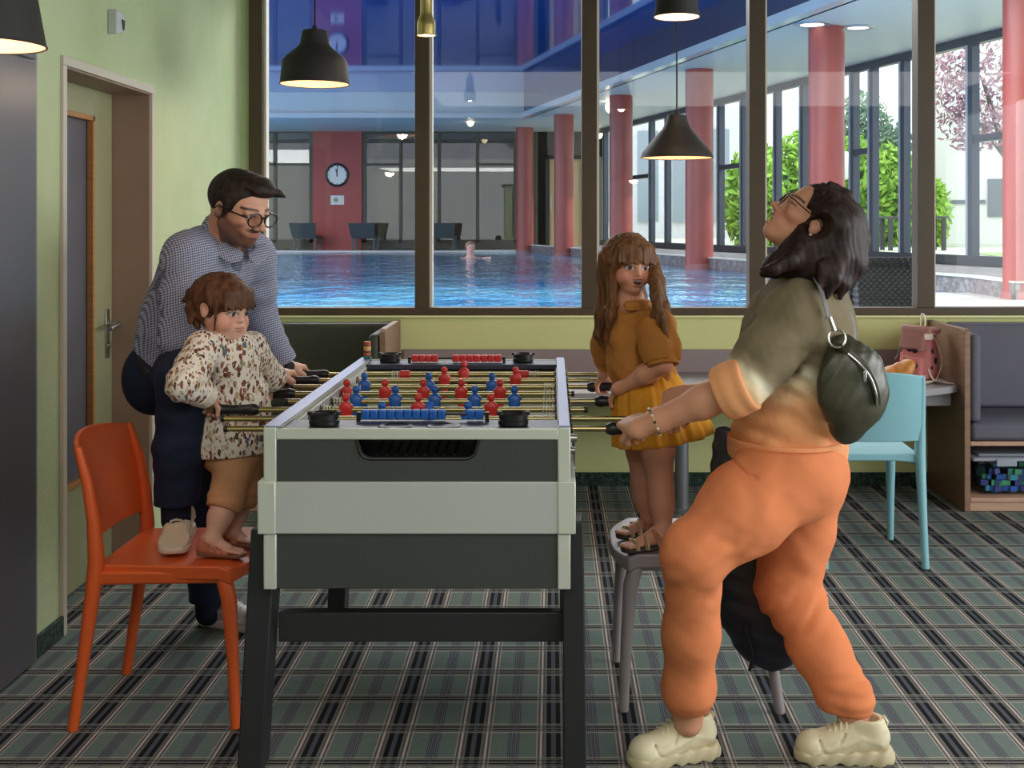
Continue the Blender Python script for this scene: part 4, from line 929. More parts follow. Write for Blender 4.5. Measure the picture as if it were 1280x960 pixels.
# score counters
def counter(y, z, groups, mat, xa, xb):
    bm = B(); cyl(bm, (xa, y, z), (xb, y, z), .004, .004, 10); sc = obj('score_counter', bm, m_black, ft)
    for xx in (xa, xb):
        bm = B(); bx(bm, xx-.005, xx+.005, y-.008, y+.008, .897, z+.006); obj('bracket', bm, m_black, sc)
    for a, b, n in groups:
        w = (b-a)/n
        for i in range(n):
            x0_ = a+i*w; bm = B(); hh = .0125
            bx(bm, x0_+.0006, x0_+w-.0006, y-hh, y+hh, z-hh, z+hh); o = obj('score_bead', bm, mat, sc, bevel=.004, bseg=3)
            bm = B(); tube(bm, [(x0_+w/2+.007*math.cos(a_), y-hh-.0004, z+.007*math.sin(a_)) for a_ in np.linspace(0, 6.2832, 17)[:-1]], .001, 5, True) if y < 3.5 else ball(bm, (x0_+w/2, y-hh, z), .006, 8, (1, .2, 1)); 
            bm.free()
q = 3.0/F; counter(3.03, .9165, [((449.6-690)*q, (556-690)*q, 10), ((582-690)*q, (604-690)*q, 2)], m_bluep, (446-690)*q, (608-690)*q)
q = 4.3/F; counter(4.30, .9155, [((515-690)*q, (548-690)*q, 4), ((565.5-690)*q, (627-690)*q, 7)], m_redp, (512-690)*q, (630-690)*q)
for xx, yy in ((-.578, 2.965), (-.098, 2.965), (-.60, 4.325), (-.107, 4.325)):
    bm = B(); lathe(bm, [(.034, 0), (.038, .004), (.0385, .014), (.036, .016), (.037, .03), (.033, .033), (.03, .03), (.028, .008), (.0005, .006)], (xx, yy, .899), 36); cp_ = obj('cup_holder', bm, m_black, ft)
    for s in (-1, 1):
        bm = B(); bx(bm, xx+s*.036-.006, xx+s*.036+.006, yy-.008, yy+.008, .925, .935); obj('rim_notch', bm, m_black, cp_, bevel=.002)
for px in (495, 555):
    xx = (px-690)*2.955/F; bm = B(); lathe(bm, [(.026, -.006), (.029, .0005), (.036, .0035), (.044, .002), (.046, 0)], (xx, 2.955, .899), 36, cap=False); lathe(bm, [(.0005, -.004), (.028, -.004)], (xx, 2.955, .9035), 36, cap=False); obj('ball_inlet', bm, m_black, ft)
for zz, yy in ((.79, 3.2), (.74, 3.2), (.86, 3.0)):
    bm = B(); cyl(bm, (fr, yy, zz), (fr+.018, yy, zz), .011, .009, 16); obj('coin_lock', bm, m_steel, ft)
# little striped tower of toy discs on the far left corner
st = thing('toy_disc_tower', 'little tower of orange, brown and teal toy discs on the far left table corner', 'toy', (-.69, 4.345, .909))
zz = .909; sx = (459-690)*4.345/F
for nm, rgb, h in (('teal', (60, 128, 128), .012), ('orange', (214, 110, 56), .011), ('brown', (96, 62, 44), .006), ('sand', (214, 168, 104), .017), ('rust', (150, 76, 50), .010), ('red', (180, 84, 60), .008)):
    bm = B(); lathe(bm, [(.0125, 0), (.0135, .0015), (.0135, h-.0015), (.0125, h)], (sx, 4.345, zz), 20); obj('disc', bm, simple('toy_'+nm, rgb, .5), st); zz += h
# ============================================================ PEOPLE
def fr3(f, up=(0, 0, 1), roll=0.):
    """rows: forward, left, up"""
    f = nrm(f); l = nrm(np.cross(up, f)); u = np.cross(f, l)
    if roll: l, u = l*math.cos(roll)+u*math.sin(roll), u*math.cos(roll)-l*math.sin(roll)
    return np.array([f, l, u])
class Head:
    def __init__(s, O, R, H, child=False, mouth=0., nose=1.): s.O, s.R, s.H, s.child, s.mouth, s.nose = np.asarray(O, float), R, H, child, mouth, nose
    def lp(s, x, y, z): return s.O+s.H*(x*s.R[0]+y*s.R[1]+z*s.R[2])
    def loc(s, p): return ((p-s.O)/s.H) @ s.R.T
    def e(s, sd, o, r, k=.04, kind='u'): sd.ell(s.lp(*o), np.array(r)*s.H, s.R, k*s.H, kind)
    def c(s, sd, a, b, ra, rb, k=.04, kind='u'): sd.cone(s.lp(*a), s.lp(*b), ra*s.H, rb*s.H, k*s.H, kind=kind)
    def build(s, sd):
        e, c_, ch = s.e, s.c, s.child
        s.ze = -.055 if ch else 0.
        if not ch:
            e(sd, (-.05, 0, .14), (.455, .35, .365)); c_(sd, (.1, 0, .02), (.15, 0, -.24), .27, .19, .08)
            for q in (-1, 1):
                c_(sd, (.0, q*.2, -.2), (.25, q*.06, -.4), .085, .085, .08); e(sd, (.22, q*.19, -.09), (.14, .1, .1), .07)
                c_(sd, (.38, q*.04, .07), (.33, q*.2, .075), .04, .035, .06)
            e(sd, (.31, 0, -.405), (.095, .11, .085), .06); e(sd, (.31, 0, -.25), (.12, .17, .13), .08)
            for q in (-1, 1): e(sd, (.46, q*.155, s.ze), (.075, .085, .048), .05, 's')
            c_(sd, (.395, 0, .075), (.41, 0, .02), .045, .042, .05); k = s.nose; c_(sd, (.36, 0, .06), (.385, 0, -.12), .05, .06, .04); c_(sd, (.405, 0, .03), (.405+.095*k, 0, -.12), .035, .05*k, .05); e(sd, (.405+.12*k, 0, -.135), (.05*k, .052*k, .045*k), .03)
            for q in (-1, 1): e(sd, (.405+.055*k, q*.06*k, -.155), (.05*k, .035*k, .034*k), .03)
        else:
            e(sd, (-.04, 0, .12), (.475, .40, .385)); c_(sd, (.12, 0, -.05), (.15, 0, -.25), .28, .2, .1)
            for q in (-1, 1): c_(sd, (.0, q*.18, -.22), (.22, q*.05, -.4), .1, .09, .1); e(sd, (.21, q*.2, -.2), (.16, .13, .14), .08)
            e(sd, (.29, 0, -.41), (.085, .1, .08), .06); e(sd, (.3, 0, -.28), (.11, .14, .11), .08)
            for q in (-1, 1): e(sd, (.46, q*.155, s.ze), (.075, .085, .048), .05, 's')
            c_(sd, (.365, 0, .03), (.385, 0, -.05), .04, .034, .05); c_(sd, (.385, 0, -.05), (.415, 0, -.15), .03, .036, .05); e(sd, (.428, 0, -.16), (.036, .042, .034), .03)
            for q in (-1, 1): e(sd, (.39, q*.045, -.172), (.036, .028, .025), .03)
        zm = -.265 if not ch else -.285
        s.zm = zm
        for q in (-1, 1):
            e(sd, (.335 if not ch else .325, q*.15, s.ze-.002), (.07, .07, .07), .012)
            c_(sd, (.405, q*.09, s.ze+.03), (.37, q*.21, s.ze+.025), .014, .014, .02)
            # ear
            e(sd, (-.03, q*.355, -.03), (.075, .03, .125), .02); e(sd, (-.0, q*.385, -.02), (.035, .02, .06), .015, 's')
        m = s.mouth
        e(sd, (.41, 0, zm+.022+m*.3), (.05, .10, .024), .02); e(sd, (.40, 0, zm-.022-m*.6), (.05, .085, .028), .02)
        if m: e(sd, (.44, 0, zm-m*.15), (.09, .085, .02+m*.45), .012, 's')
    def colour(s, pos, col, lips=(176, 96, 86), brow=(52, 38, 30), iris=(46, 32, 24), beard=None, blush=0., brow_w=1., shut=False):
        L = s.loc(pos); x, y, z = L.T; ay = np.abs(y); inh = (x > -.6) & (x < .7) & (ay < .5) & (np.abs(z) < .62)
        def mixc(m, rgb): 
            m = np.clip(m, 0, 1)*inh; col[:] = col*(1-m[:, None])+np.array(c(*rgb)[:3])*m[:, None]
        sm = lambda v, w: np.clip(.5-v/w, 0, 1)
        if blush: mixc(blush*sm(np.sqrt(((x-.3)/.2)**2+((ay-.22)/.12)**2+((z+.17)/.12)**2)-1, 1.), (214, 110, 96))
        if beard:
            n = .02*vnoise(x, y, z, 14, 3)
            jaw = sm(z-(-.06-.60*np.clip(x, 0, .33))+n, .09)*(x > -.07)*sm(-.62-z, .08)
            side = sm(np.abs(x-.02)-.06, .05)*sm(np.abs(z+.05)-.12, .08)*(ay > .2)
            mouthfree = 1-sm(np.sqrt((y/.10)**2+((z-s.zm)/.034)**2)-1, .4)
            cheek = 1-sm(np.sqrt(((x-.3)/.26)**2+((ay-.2)/.14)**2+((z+.14)/.10)**2)-1, .5)
            must = np.maximum(sm(np.sqrt((y/.15)**2+((z+.208)/.036)**2)-1, .6)*(x > .3), .9*sm(np.sqrt((y/.15)**2+((z+.41)/.10)**2)-1, .5)*(x > .15))
            mixc(np.maximum(np.maximum(jaw*.78, side*.6), must*.95)*mouthfree, beard)
        mixc((x > .3)*sm(np.sqrt((y/(.085 if s.child else .105))**2+((z-s.zm)/((.036 if s.child else .038)+s.mouth*.75))**2)-1, .35)*(.5 if s.child else .75), lips)
        if s.mouth:
            ins = (x > .22)*sm(np.sqrt((y/.08)**2+((z-s.zm+s.mouth*.15)/(.014+s.mouth*.5))**2)-1, .2); mixc(ins, (70, 24, 24))
            mixc((x > .22)*sm(np.sqrt((y/.07)**2+((z-s.zm-s.mouth*.22)/(.012+s.mouth*.1))**2)-1, .25), (238, 232, 222))
        zb = s.ze+.105
        mixc((x > .15)*sm(np.abs(z-(zb-.9*(np.clip(ay-.16, -1, 1))**2))-.017*brow_w, .02)*(ay > .055)*(ay < .26), brow)
        er = np.sqrt(((ay-.15)/(.078 if s.child else .068))**2+((z-s.ze)/(.042 if s.child else .032))**2)
        mixc((x > .22)*sm(er-1.18, .3)*(z > s.ze-.012), (46, 32, 28))
        if shut:
            mixc((x > .2)*sm(er-.98, .2)*(z > s.ze-.002), tuple(int(v) for v in (196, 138, 110))); return col
        mixc((x > .22)*sm(er-.92, .25), (228, 222, 216))
        ir = np.sqrt(((ay-.15)/(.043 if s.child else .034))**2+((z-s.ze-.003)/(.043 if s.child else .034))**2); mixc((x > .22)*(er < 1.0)*sm(ir-1, .3), iris)
        return col
def hand(sd, R, A, D, up, s=1., rr=.0145, curl=(30, 95, 160), fr=.0088, thumb=True, spread=.0195):
    """grip round a rod at R; A points along the rod to the index side, D from wrist to knuckles; returns the wrist"""
    R = np.asarray(R, float); A = nrm(A); D = nrm(D-np.dot(D, A)*A); N = np.cross(A, D)
    if np.dot(N, up) < 0: N = -N
    K = R+N*(rr+.013*s)-D*.006*s
    W_ = K-D*.082*s-N*.004
    for i in range(4):
        k0 = K+A*(1.5-i)*spread*s-D*(.0, -.003, .001, .008)[i]*s-N*(.001, 0, .001, .004)[i]*s
        sd.cone(W_+A*(1.5-i)*.011*s, k0, .0145*s, .0108*s, .014*s)
        p = k0; r_ = fr*s*(1., 1.03, 1., .88)[i]; le = (.98, 1.06, 1., .8)[i]*s
        for j, (q, l_) in enumerate(zip(curl, (.043, .027, .021))):
            a = math.radians(q+(i-1)*3); d_ = D*math.cos(a)-N*math.sin(a); p2 = p+d_*l_*le
            sd.cone(p, p2, r_*(1.06-.07*j), r_*(.99-.07*j), .004*s); p = p2
    sd.cone(W_, K-D*.03*s-N*.006*s, .021*s, .024*s, .014*s, (N, .75))
    if thumb:
        T0 = W_+A*.018*s+D*.02*s-N*.008*s; T1 = R+A*.040*s-D*.026*s-N*.004*s; T2 = R+A*.036*s-D*.006*s-N*(rr+.006*s); T3 = R+A*.030*s+D*.014*s-N*(rr+.008*s)
        sd.chain([(T0, .0145*s), (T1, .0118*s), (T2, .0098*s), (T3, .0078*s)], .006*s, k0=.012*s)
    return W_
def skin_mat(name, rgb):
    b = M(name, c(*rgb), .5, 0, .4); a = b.N('Attribute'); a.attribute_name = 'Col'; b.base(b.mix(b.noise(60)*.12, a.outputs['Color'], c(190, 110, 90)))
    b.b.inputs['Subsurface Weight'].default_value = .0; return b.m
def hair_mat(name, d, l, sc=(90, 90, 9), rough=.58):
    b = M(name, c(*d), rough, 0, .3); v = b.mapped(sc); n = b.noise(1.0, v, 3, .6); b.base(b.ramp(n, [(.3, c(*d)), (.72, c(*l))])); b.bump(n, .5, .004); return b.m
def strands(f=70, amp=.0022, zs=.14, seed=0, lo=None, hi=None):
    def fn(x, y, z): return amp*vnoise(x, y, z*zs, f, seed)+amp*.6*vnoise(x, y, z*zs, f*2.1, seed+3)
    return fn
def cloth(name, rgb, var=.08, rough=.8, bs=260, bump=.15, vs=14):
    return simple(name, rgb, rough, 0, .25, var=var, vs=vs, bump=bump, bs=bs, bd=.002)
def person(label, loc): return thing('person', label, 'person', loc)
def shoe(name, parent, heel, toe, z, mat_u, mat_s, w=.043, h=.075, ankle=None, sole=.03, laces=None, toe_w=1.0, chunky=0.):
    """sneaker from heel to toe (xy points) standing at height z; ankle = where the shaft goes"""
    a = np.array([heel[0], heel[1], z]); b = np.array([toe[0], toe[1], z]); d = b-a; L = np.linalg.norm(d); d /= L; n = np.array([-d[1], d[0], 0]); up = V3(0, 0, 1)
    q = lambda t, hh, s=0: a+d*L*t+up*hh+n*s
    su = Sdf(.0035)
    an = q(.22, h+.03) if ankle is None else np.asarray(ankle)
    su.chain([(q(.13, sole+.03), w*.74), (q(.32, sole+.022), w*.74), (q(.58, sole+.008), w*.80), (q(.80, sole-.004), w*.90)], .02).ell(q(.83, sole), (L*.165, w*.88, .034), np.array([d, n, up]), .015)
    su.chain([(q(.15, sole+.03), w*.70), (an*.5+q(.17, h)*.5, w*.70), (an, w*.72)], .02).chain([(q(.66, sole+.012), w*.55), (q(.48, h*.62), w*.60), (q(.33, h*.98), w*.62)], .02)
    su.cut((0, 0, z+sole*.55), (0, 0, -1))
    up_n = nrm(nrm(an-q(.22, sole))+V3(0, 0, .6)); su.cut(an+up_n*.004, up_n)
    su.chain([(an-up_n*.02, w*.58), (an+up_n*.06, w*.64)], .004, kind='s')
    # stitched panel grooves and the tongue ridge
    for t0, t1 in ((.42, .30), (.60, .48)):
        for s_ in (-1, 1): su.cone(q(t0, sole+.004, s_*w*.98), q(t1, h*.8, s_*w*.62), .0032, .0032, .003, kind='s')
    for s_ in (-1, 1):
        su.chain([(q(.10, sole+.022, s_*w*.66), .0085), (q(.30, sole+.034, s_*w*.66), .0085), (q(.50, sole+.016, s_*w*.74), .0085), (q(.68, sole+.004, s_*w*.80), .0085)], .003).cone(q(.06, h*.92, s_*w*.42), q(.16, sole+.03, s_*w*.66), .009, .009, .003)
    for i in range(9):
        th_ = math.pi*(i/8-.5); th2 = math.pi*((i+1)/8-.5)
        if i < 8: su.cone(q(.74+.02*math.cos(th_), sole+.030*math.cos(th_), w*.95*math.sin(th_)), q(.74+.02*math.cos(th2), sole+.030*math.cos(th2), w*.95*math.sin(th2)), .003, .003, .003, kind='s')
    su.cone(q(.66, sole+.03), q(.34, h*1.08), w*.22, w*.30, .004); su.cone(q(.34, h*1.08), q(.31, h*1.3), w*.28, w*.24, .004)
    ob = sdf_obj(name, su, mat_u, parent)
    ss = Sdf(.0035); k = 1+chunky
    ss.chain([(q(.12, sole*.5), w*.88*k), (q(.45, sole*.5), w*.82*k), (q(.82, sole*.5), w*.98*k)], .015).cut(q(.5, .0005), (0, 0, -1), .003).cut(q(.3, sole*1.02), nrm((d[0]*.06, d[1]*.06, 1)), .003)
    ss.cutin(q(.96, .0), nrm(d*.45+V3(0, 0, -1)), q(.96, .0), .06, .006); ss.cone(q(.52, -.012, -.1), q(.52, -.012, .1), .016, .016, .006, kind='s')
    if chunky: ss.disp(lambda x, y, zz: .0022*np.sin(((x-a[0])*d[0]+(y-a[1])*d[1])*150+(zz-z)*90))
    sdf_obj('sole', ss, mat_s, ob)
    if laces is not None:
        bm = B()
        for i in range(5):
            t = .40+.062*i; hh = h*.95-(t-.36)*h*.95/.42*.62+.030
            tube(bm, [q(t+.01, hh-.026, -w*.58), q(t+.006, hh+.001, -w*.3), q(t, hh+.004, 0), q(t-.006, hh+.001, w*.3), q(t+.01, hh-.026, w*.58)], .0034, 8)
        obj('laces', bm, laces, ob)
    return ob
def fisherman_sandal(parent, ankle, heel, toe, z, w, mat, smat):
    """closed child sandal with long cut-outs showing the foot"""
    a = np.array([heel[0], heel[1], z]); b = np.array([toe[0], toe[1], z]); d = b-a; L = np.linalg.norm(d); d /= L; n = np.array([-d[1], d[0], 0]); up = V3(0, 0, 1)
    q = lambda t, hh, s=0: a+d*L*t+up*hh+n*s
    su = Sdf(.002); u_ = nrm(ankle-q(.2, .01))
    su.chain([(q(.16, .024), w*.86), (q(.5, .018), w*.84), (q(.8, .013), w*.96)], .012).cone(q(.18, .035), ankle, w*.80, w*.92, .012).cone(q(.62, .016), q(.28, .045), w*.72, w*.74, .012)
    su.cut(q(0, .006), (0, 0, -1)); su.cut(ankle+u_*.000, u_, .003); su.cut(q(.93, 0), nrm(d+V3(0, 0, .7)), .004)
    for t in (.36, .52, .67):
        for s_ in (-1, 1): su.cone(q(t+.05, .014, s_*w*1.25), q(t-.035, .056-.028*t, s_*w*.28), 0.0068, .0068, .002, kind='s')
    for s_ in (-1, 1): su.cone(q(.30, .030, s_*w*1.2), q(.20, .030, s_*w*1.25), .009, .007, .002, kind='s')
    su.cone(q(.30, .075), q(.46, .05), .010, .010, .004, kind='s')
    su.chain([(ankle-u_*.006, w*.84), (ankle+u_*.05, w*.9)], .003, kind='s')
    ob = sdf_obj('sandal', su, mat, parent, pieces=6)
    ss = Sdf(.0025); ss.chain([(q(.16, .005), w*.90), (q(.5, .005), w*.86), (q(.8, .005), w*1.02)], .008).cut(q(0, .0005), (0, 0, -1), .002).cut(q(0, .012), up, .002); sdf_obj('sole', ss, smat, ob)
    return ob
def sandal(parent, heel, toe, z, w, mat, straps, smat, sole_h=.012):
    a = np.array([heel[0], heel[1], z]); b = np.array([toe[0], toe[1], z]); d = b-a; L = np.linalg.norm(d); d /= L; n = np.array([-d[1], d[0], 0]); up = V3(0, 0, 1)
    q = lambda t, hh, s=0: a+d*L*t+up*hh+n*s
    ss = Sdf(.0025); ss.chain([(q(.16, sole_h*.5), w*.85), (q(.5, sole_h*.5), w*.82), (q(.8, sole_h*.5), w)], .008).cut((0, 0, z+.0005), (0, 0, -1), .002).cut((0, 0, z+sole_h), (0, 0, 1), .002)
    ob = sdf_obj('sandal', ss, smat, parent)
    for (t0, h0, t1, h1, r) in straps:
        bm = B(); m = [q(t0, sole_h*.6, -w*.95), q(t0+(t1-t0)*.35, h0*.75, -w*.86), q((t0+t1)/2, h1, 0), q(t0+(t1-t0)*.65, h0*.75, w*.86), q(t1, sole_h*.6, w*.95)]
        # smooth through the five points
        P_ = []
        for i in range(len(m)-1):
            p0, p1, p2, p3 = m[max(i-1, 0)], m[i], m[i+1], m[min(i+2, len(m)-1)]
            for t in np.linspace(0, 1, 6, endpoint=False): P_.append(.5*((2*p1)+(-p0+p2)*t+(2*p0-5*p1+4*p2-p3)*t*t+(-p0+3*p1-3*p2+p3)*t**3))
        P_.append(m[-1])
        tube(bm, P_, r, 8, flat=(1.0, .45)); obj('strap', bm, mat, ob)
    return ob
def foot(sd, ankle, heel, toe, z, w, k=.012, r_ank=.026):
    a = np.array([heel[0], heel[1], z]); b = np.array([toe[0], toe[1], z]); d = b-a; L = np.linalg.norm(d); d /= L; n = np.array([-d[1], d[0], 0]); up = V3(0, 0, 1)
    q = lambda t, hh, s=0: a+d*L*t+up*hh+n*s
    sd.chain([(ankle, r_ank), (q(.17, w*.62), w*.6)], k).cone(ankle, q(.62, w*.5), r_ank*.9, w*.52, k).cone(q(.17, w*.6), q(.62, w*.45), w*.58, w*.5, k)
    for i in range(5):
        s = (i-2)*w*.38; t0 = .62; t1 = (.94, .96, .93, .9, .86)[i if True else 0]
        sd.cone(q(t0, w*.42, s*.8), q(t1, w*.22, s), w*.26, w*.19, .004)
    sd.cut((0, 0, z+.001), (0, 0, -1), .002) if False else None
def col_of(pos, rgb): return np.tile(np.array(c(*rgb)[:3]), (len(pos), 1))
def glasses(parent, hd, mat, r=(.125, .1), x=.49, z=0., th=.008, temple=True, square=0.):
    ob = None
    for q in (-1, 1):
        bm = B(); pts = []
        for a in np.linspace(0, 2*math.pi, 33)[:-1]:
            cy, sz = math.cos(a), math.sin(a); pts.append(hd.lp(x-.10*abs(q*.155+cy*r[0])**1.6, q*.155+r[0]*math.copysign(abs(cy)**(1-square), cy), z-.01+r[1]*math.copysign(abs(sz)**(1-square), sz)))
        tube(bm, pts, th*hd.H, 8, True)
        if ob is None:
            bm2 = bm; 
            tube(bm2, [hd.lp(x, -.04, z+.02), hd.lp(x+.01, 0, z+.035), hd.lp(x, .04, z+.02)], th*hd.H, 8)
            ob = obj('glasses', bm2, mat, parent)
        else: obj('rim', bm, mat, ob)
        bm = B(); tube(bm, [hd.lp(x-.03, q*.285, z+.03), hd.lp(x-.08, q*.335, z+.03), hd.lp(.1, q*.385, z+.03), hd.lp(-.02, q*.385, z+.04), hd.lp(-.1, q*.375, z-.03)], th*hd.H*.9, 8); obj('temple', bm, mat, ob)
    return ob
# ------------------------------------------------------------ the man
SK_M = (216, 164, 136); m_skin = skin_mat('skin', SK_M)
man = person('bearded man in a small check blue shirt and glasses, leaning on the far left rods', (-1.2, 3.8, 0))
def build_man():
    mh = Head(P(299, 260, 3.70), fr3((math.cos(math.radians(30))*.94, -math.sin(math.radians(30))*.94, -.33)), .222)
    S = nrm(P(283, 305, 3.8)-P(203, 455, 3.88)); Fw = nrm(np.cross((0, 1, 0), S)); Fw = Fw if Fw[0] > 0 else -Fw
    pel, mid, ch, nk = P(204, 452, 3.88), P(226, 395, 3.88), P(256, 340, 3.86), P(277, 303, 3.81)
    shR, elR = P(238, 322, 3.68), P(226, 424, 3.62)
    shL, elL = P(312, 322, 3.97), P(322, 392, 4.07)
    rod6, rod7 = V3(pxx(357, 6), rod_y(6), RZ_), V3(pxx(371, 7), rod_y(7), RZ_)
    hipR, knR, anR = P(204, 468, 3.78), P(232, 474, 3.43), P(220, 632, 3.47)
    hipL, knL, anL = P(214, 475, 3.98), P(262, 600, 4.02), P(260, 752, 4.08)
    sd = Sdf(.003)
    mh.build(sd)
    wR = hand(sd, rod6+V3(0, 0, .0), (-.35, .94, 0) if False else (.9, -.3, 0), (.55, .75, -.15), (0, -.2, 1), 1.0)
    wL = hand(sd, rod7, (.9, -.3, 0), (.5, .85, -.2), (0, -.2, 1), 1.0)
    sd.cone(mh.lp(-.12, 0, -.15), nk, .060, .066, .03).cone(mh.lp(.02, 0, -.25), nk, .045, .05, .03)
    sd.chain([(nk, .07), (ch, .125), (mid, .11), (pel+Fw*.035, .10)], .04, (Fw, .78))
    for sh, el, wr in ((shR, elR, wR), (shL, elL, wL)):
        sd.chain([(sh, .055), (el, .043)], .03).cone(nk, sh, .06, .055, .03); sd.chain([(el, .043), (el*.55+wr*.45, .042), (wr, .027)], .02)
    for a, b, e_ in ((hipR+V3(.05, 0, .01), knR, anR), (hipL+V3(.04, 0, 0), knL, anL)): sd.chain([(a, .07), (b, .058), (b*.6+e_*.4, .055), (e_, .04)], .03)
    def cf(p):
        k = col_of(p, SK_M); n = vnoise(p[:, 0], p[:, 1], p[:, 2], 30, 1)[:, None]*.02; k = k*(1+n)
        return mh.colour(k, k, lips=(190, 112, 100), brow=(34, 24, 20), beard=(58, 38, 28), blush=.15) if False else mh.colour(p, k, lips=(190, 112, 100), brow=(34, 24, 20), beard=(62, 42, 32), blush=.2)
    sdf_obj('body', sd, m_skin, man, cf)
    # hair
    hm = hair_mat('dark_brown_hair', (24, 18, 16), (56, 42, 34), (60, 60, 60))
    hs = Sdf(.003); e, cc = mh.e, mh.c
    e(hs, (-.07, 0, .155), (.475, .375, .39)); e(hs, (.47, 0, -.08), (.36, .6, .42), .03, 's'); 
    for q in (-1, 1):
        e(hs, (.06, q*.40, -.28), (.20, .12, .22), .02, 's'); e(hs, (-.03, q*.39, -.04), (.09, .06, .13), .01, 's'); cc(hs, (.075, q*.33, .12), (.07, q*.345, -.10), .045, .02, .02)
    e(hs, (-.1, 0, -.42), (.5, .5, .27), .03, 's')
    e(hs, (.10, .04, .40), (.36, .30, .15), .04); e(hs, (.32, .06, .355), (.13, .22, .085), .05)
    cc(hs, (.34, .0, .40), (.45, .22, .375), .075, .05, .04); cc(hs, (.45, .22, .375), (.50, .31, .34), .05, .018, .03); cc(hs, (.36, -.12, .36), (.44, .06, .375), .04, .05, .03)
    cc(hs, (.40, -.19, .37), (.05, -.20, .56), .012, .012, .015, 's')
    R = mh.R
    def st(x, y, z):
        q = [(x-mh.O[0])*R[i, 0]+(y-mh.O[1])*R[i, 1]+(z-mh.O[2])*R[i, 2] for i in range(3)]
        return .0022*vnoise(q[0], q[1]*.3, q[2]*.6, 75, 4)
    hs.disp(st); sdf_obj('hair', hs, hm, man)
    gm = simple('dark_tortoise_frame', (40, 26, 22), .3); glasses(man, mh, gm, (.125, .098), .50, -.01, .013)
    # shirt
    sm = M('fine_check_shirt', c(120, 126, 150), .8, 0, .2); x, y, z = sm.xyz()
    g = 125.; k = (((x+y*.8)*g).frac().lt(.5)+((z*1.0-x*.25)*g).frac().lt(.5))*.5
    sm.base(sm.ramp(k, [(0, c(196, 200, 214)), (.5, c(124, 130, 158)), (1, c(58, 64, 96))], 'CONSTANT') if False else sm.mix(k, c(186, 190, 206), c(78, 84, 116))); sm.bump(sm.noise(60), .25, .004); sm = sm.m
    s = Sdf(.0045)
    s.chain([(nk-S*.015, .078), (ch, .152), (mid, .142), (pel+Fw*.02, .142)], .05, (Fw, .80)); s.ell(ch+S*.02, (.13, .19, .12), np.array([Fw, V3(0, 1, 0), S]), .05)
    s.chain([(shR, .082), (shR*.5+elR*.5, .076), (elR, .066)], .03).cone(nk, shR, .06, .075, .05).chain([(elR, .066), (wR, .043)], .02)
    s.chain([(shL, .082), (shL*.5+elL*.5, .074), (elL, .064)], .03).cone(nk, shL, .06, .075, .05).chain([(elL, .064), (wL*.9+elL*.1, .047), (wL, .043)], .02)
    s.folds(shR, elR, .006, .075, .17, (.3, 0, .3), 2); s.folds(elR, wR, .004, .05, .12, seed=8); s.folds(shL, elL, .006, .07, .15, (-.4, 0, .2), 3); s.folds(elL, wL, .005, .045, .10, (.2, 0, 0), 4); s.folds(mid-S*.08, mid+S*.1, .006, .10, .24, (.5, .3, -.3), 5)
    s.disp(lambda x, y, z: .0025*vnoise(x, y, z, 24, 9))
    for w_, el in ((wR, elR), (wL, elL)):
        d = nrm(w_-el); s.cutin(w_-d*.012, d, w_, .09); s.cone(w_-d*.05, w_+d*.03, .031, .031, .003, kind='s')
    up = nrm(nk-ch)+V3(.1, 0, .4); s.cutin(nk+nrm(up)*.006, up, nk, .11); s.cone(nk-S*.03, nk+S*.12, .064, .066, .004, kind='s')
    sh = sdf_obj('shirt', s, sm, man)
    # collar: a folded band standing round the neck
    cl = Sdf(.003); Nk = nrm(mh.lp(-.1, 0, -.25)-nk); u_ = nrm(mh.R[0]-np.dot(mh.R[0], Nk)*Nk); v_ = np.cross(Nk, u_)
    for i in range(22):
        a0, a1 = [math.radians(18+324*q/22) for q in (i, i+1)]
        f0 = lambda a, h, r: nk+Nk*(h+.050)+Fw*(.012+.022*max(0, math.cos(a))*(r > .075))+(u_*math.cos(a)+v_*math.sin(a))*r
        lift = lambda a: .022-.026*math.cos(a)*.9
        fr_ = lambda a: lift(a)-.028-.026*max(0, math.cos(a))**2
        for t_ in np.linspace(0, 1, 6): cl.cone(f0(a0, lift(a0)*(1-t_)+fr_(a0)*t_, .069+.015*t_), f0(a1, lift(a1)*(1-t_)+fr_(a1)*t_, .069+.015*t_), .0062, .0062, .005)
    sdf_obj('collar', cl, sm, sh)
    for up_, lo_ in (([(264, 266, 3.86), (263, 280, 3.765), (273, 296, 3.715), (291, 309, 3.70), (307, 316, 3.715)], [(257, 277, 3.89), (254, 292, 3.745), (263, 312, 3.675), (283, 331, 3.655), (301, 329, 3.675)]),
                     ([(307, 316, 3.715), (318, 311, 3.74), (326, 302, 3.79)], [(317, 335, 3.685), (334, 326, 3.735), (338, 308, 3.81)])):
        bm = B(); U = [Vector(P(*q)) for q in up_]; L_ = [Vector(P(*q)) for q in lo_]; th = Vector((.25, .9, .15))*.006
        rows_ = [[bm.verts.new(a_.lerp(b_, t_)+Vector((0, -.006, .004))*math.sin(math.pi*t_)+o_) for a_, b_ in zip(U, L_)] for o_ in (Vector(), th) for t_ in (0, .5, 1)]
        m_ = len(U)
        for r0, r1 in ((0, 1), (1, 2)):
            for q_ in range(m_-1): bm.faces.new((rows_[r0][q_], rows_[r0][q_+1], rows_[r1][q_+1], rows_[r1][q_])); bm.faces.new((rows_[r0+3][q_], rows_[r1+3][q_], rows_[r1+3][q_+1], rows_[r0+3][q_+1]))
            for q_ in (0, m_-1): bm.faces.new((rows_[r0][q_], rows_[r1][q_], rows_[r1+3][q_], rows_[r0+3][q_]))
        for q_ in range(m_-1):
            for r_ in (0, 2): bm.faces.new((rows_[r_][q_], rows_[r_][q_+1], rows_[r_+3][q_+1], rows_[r_+3][q_]))
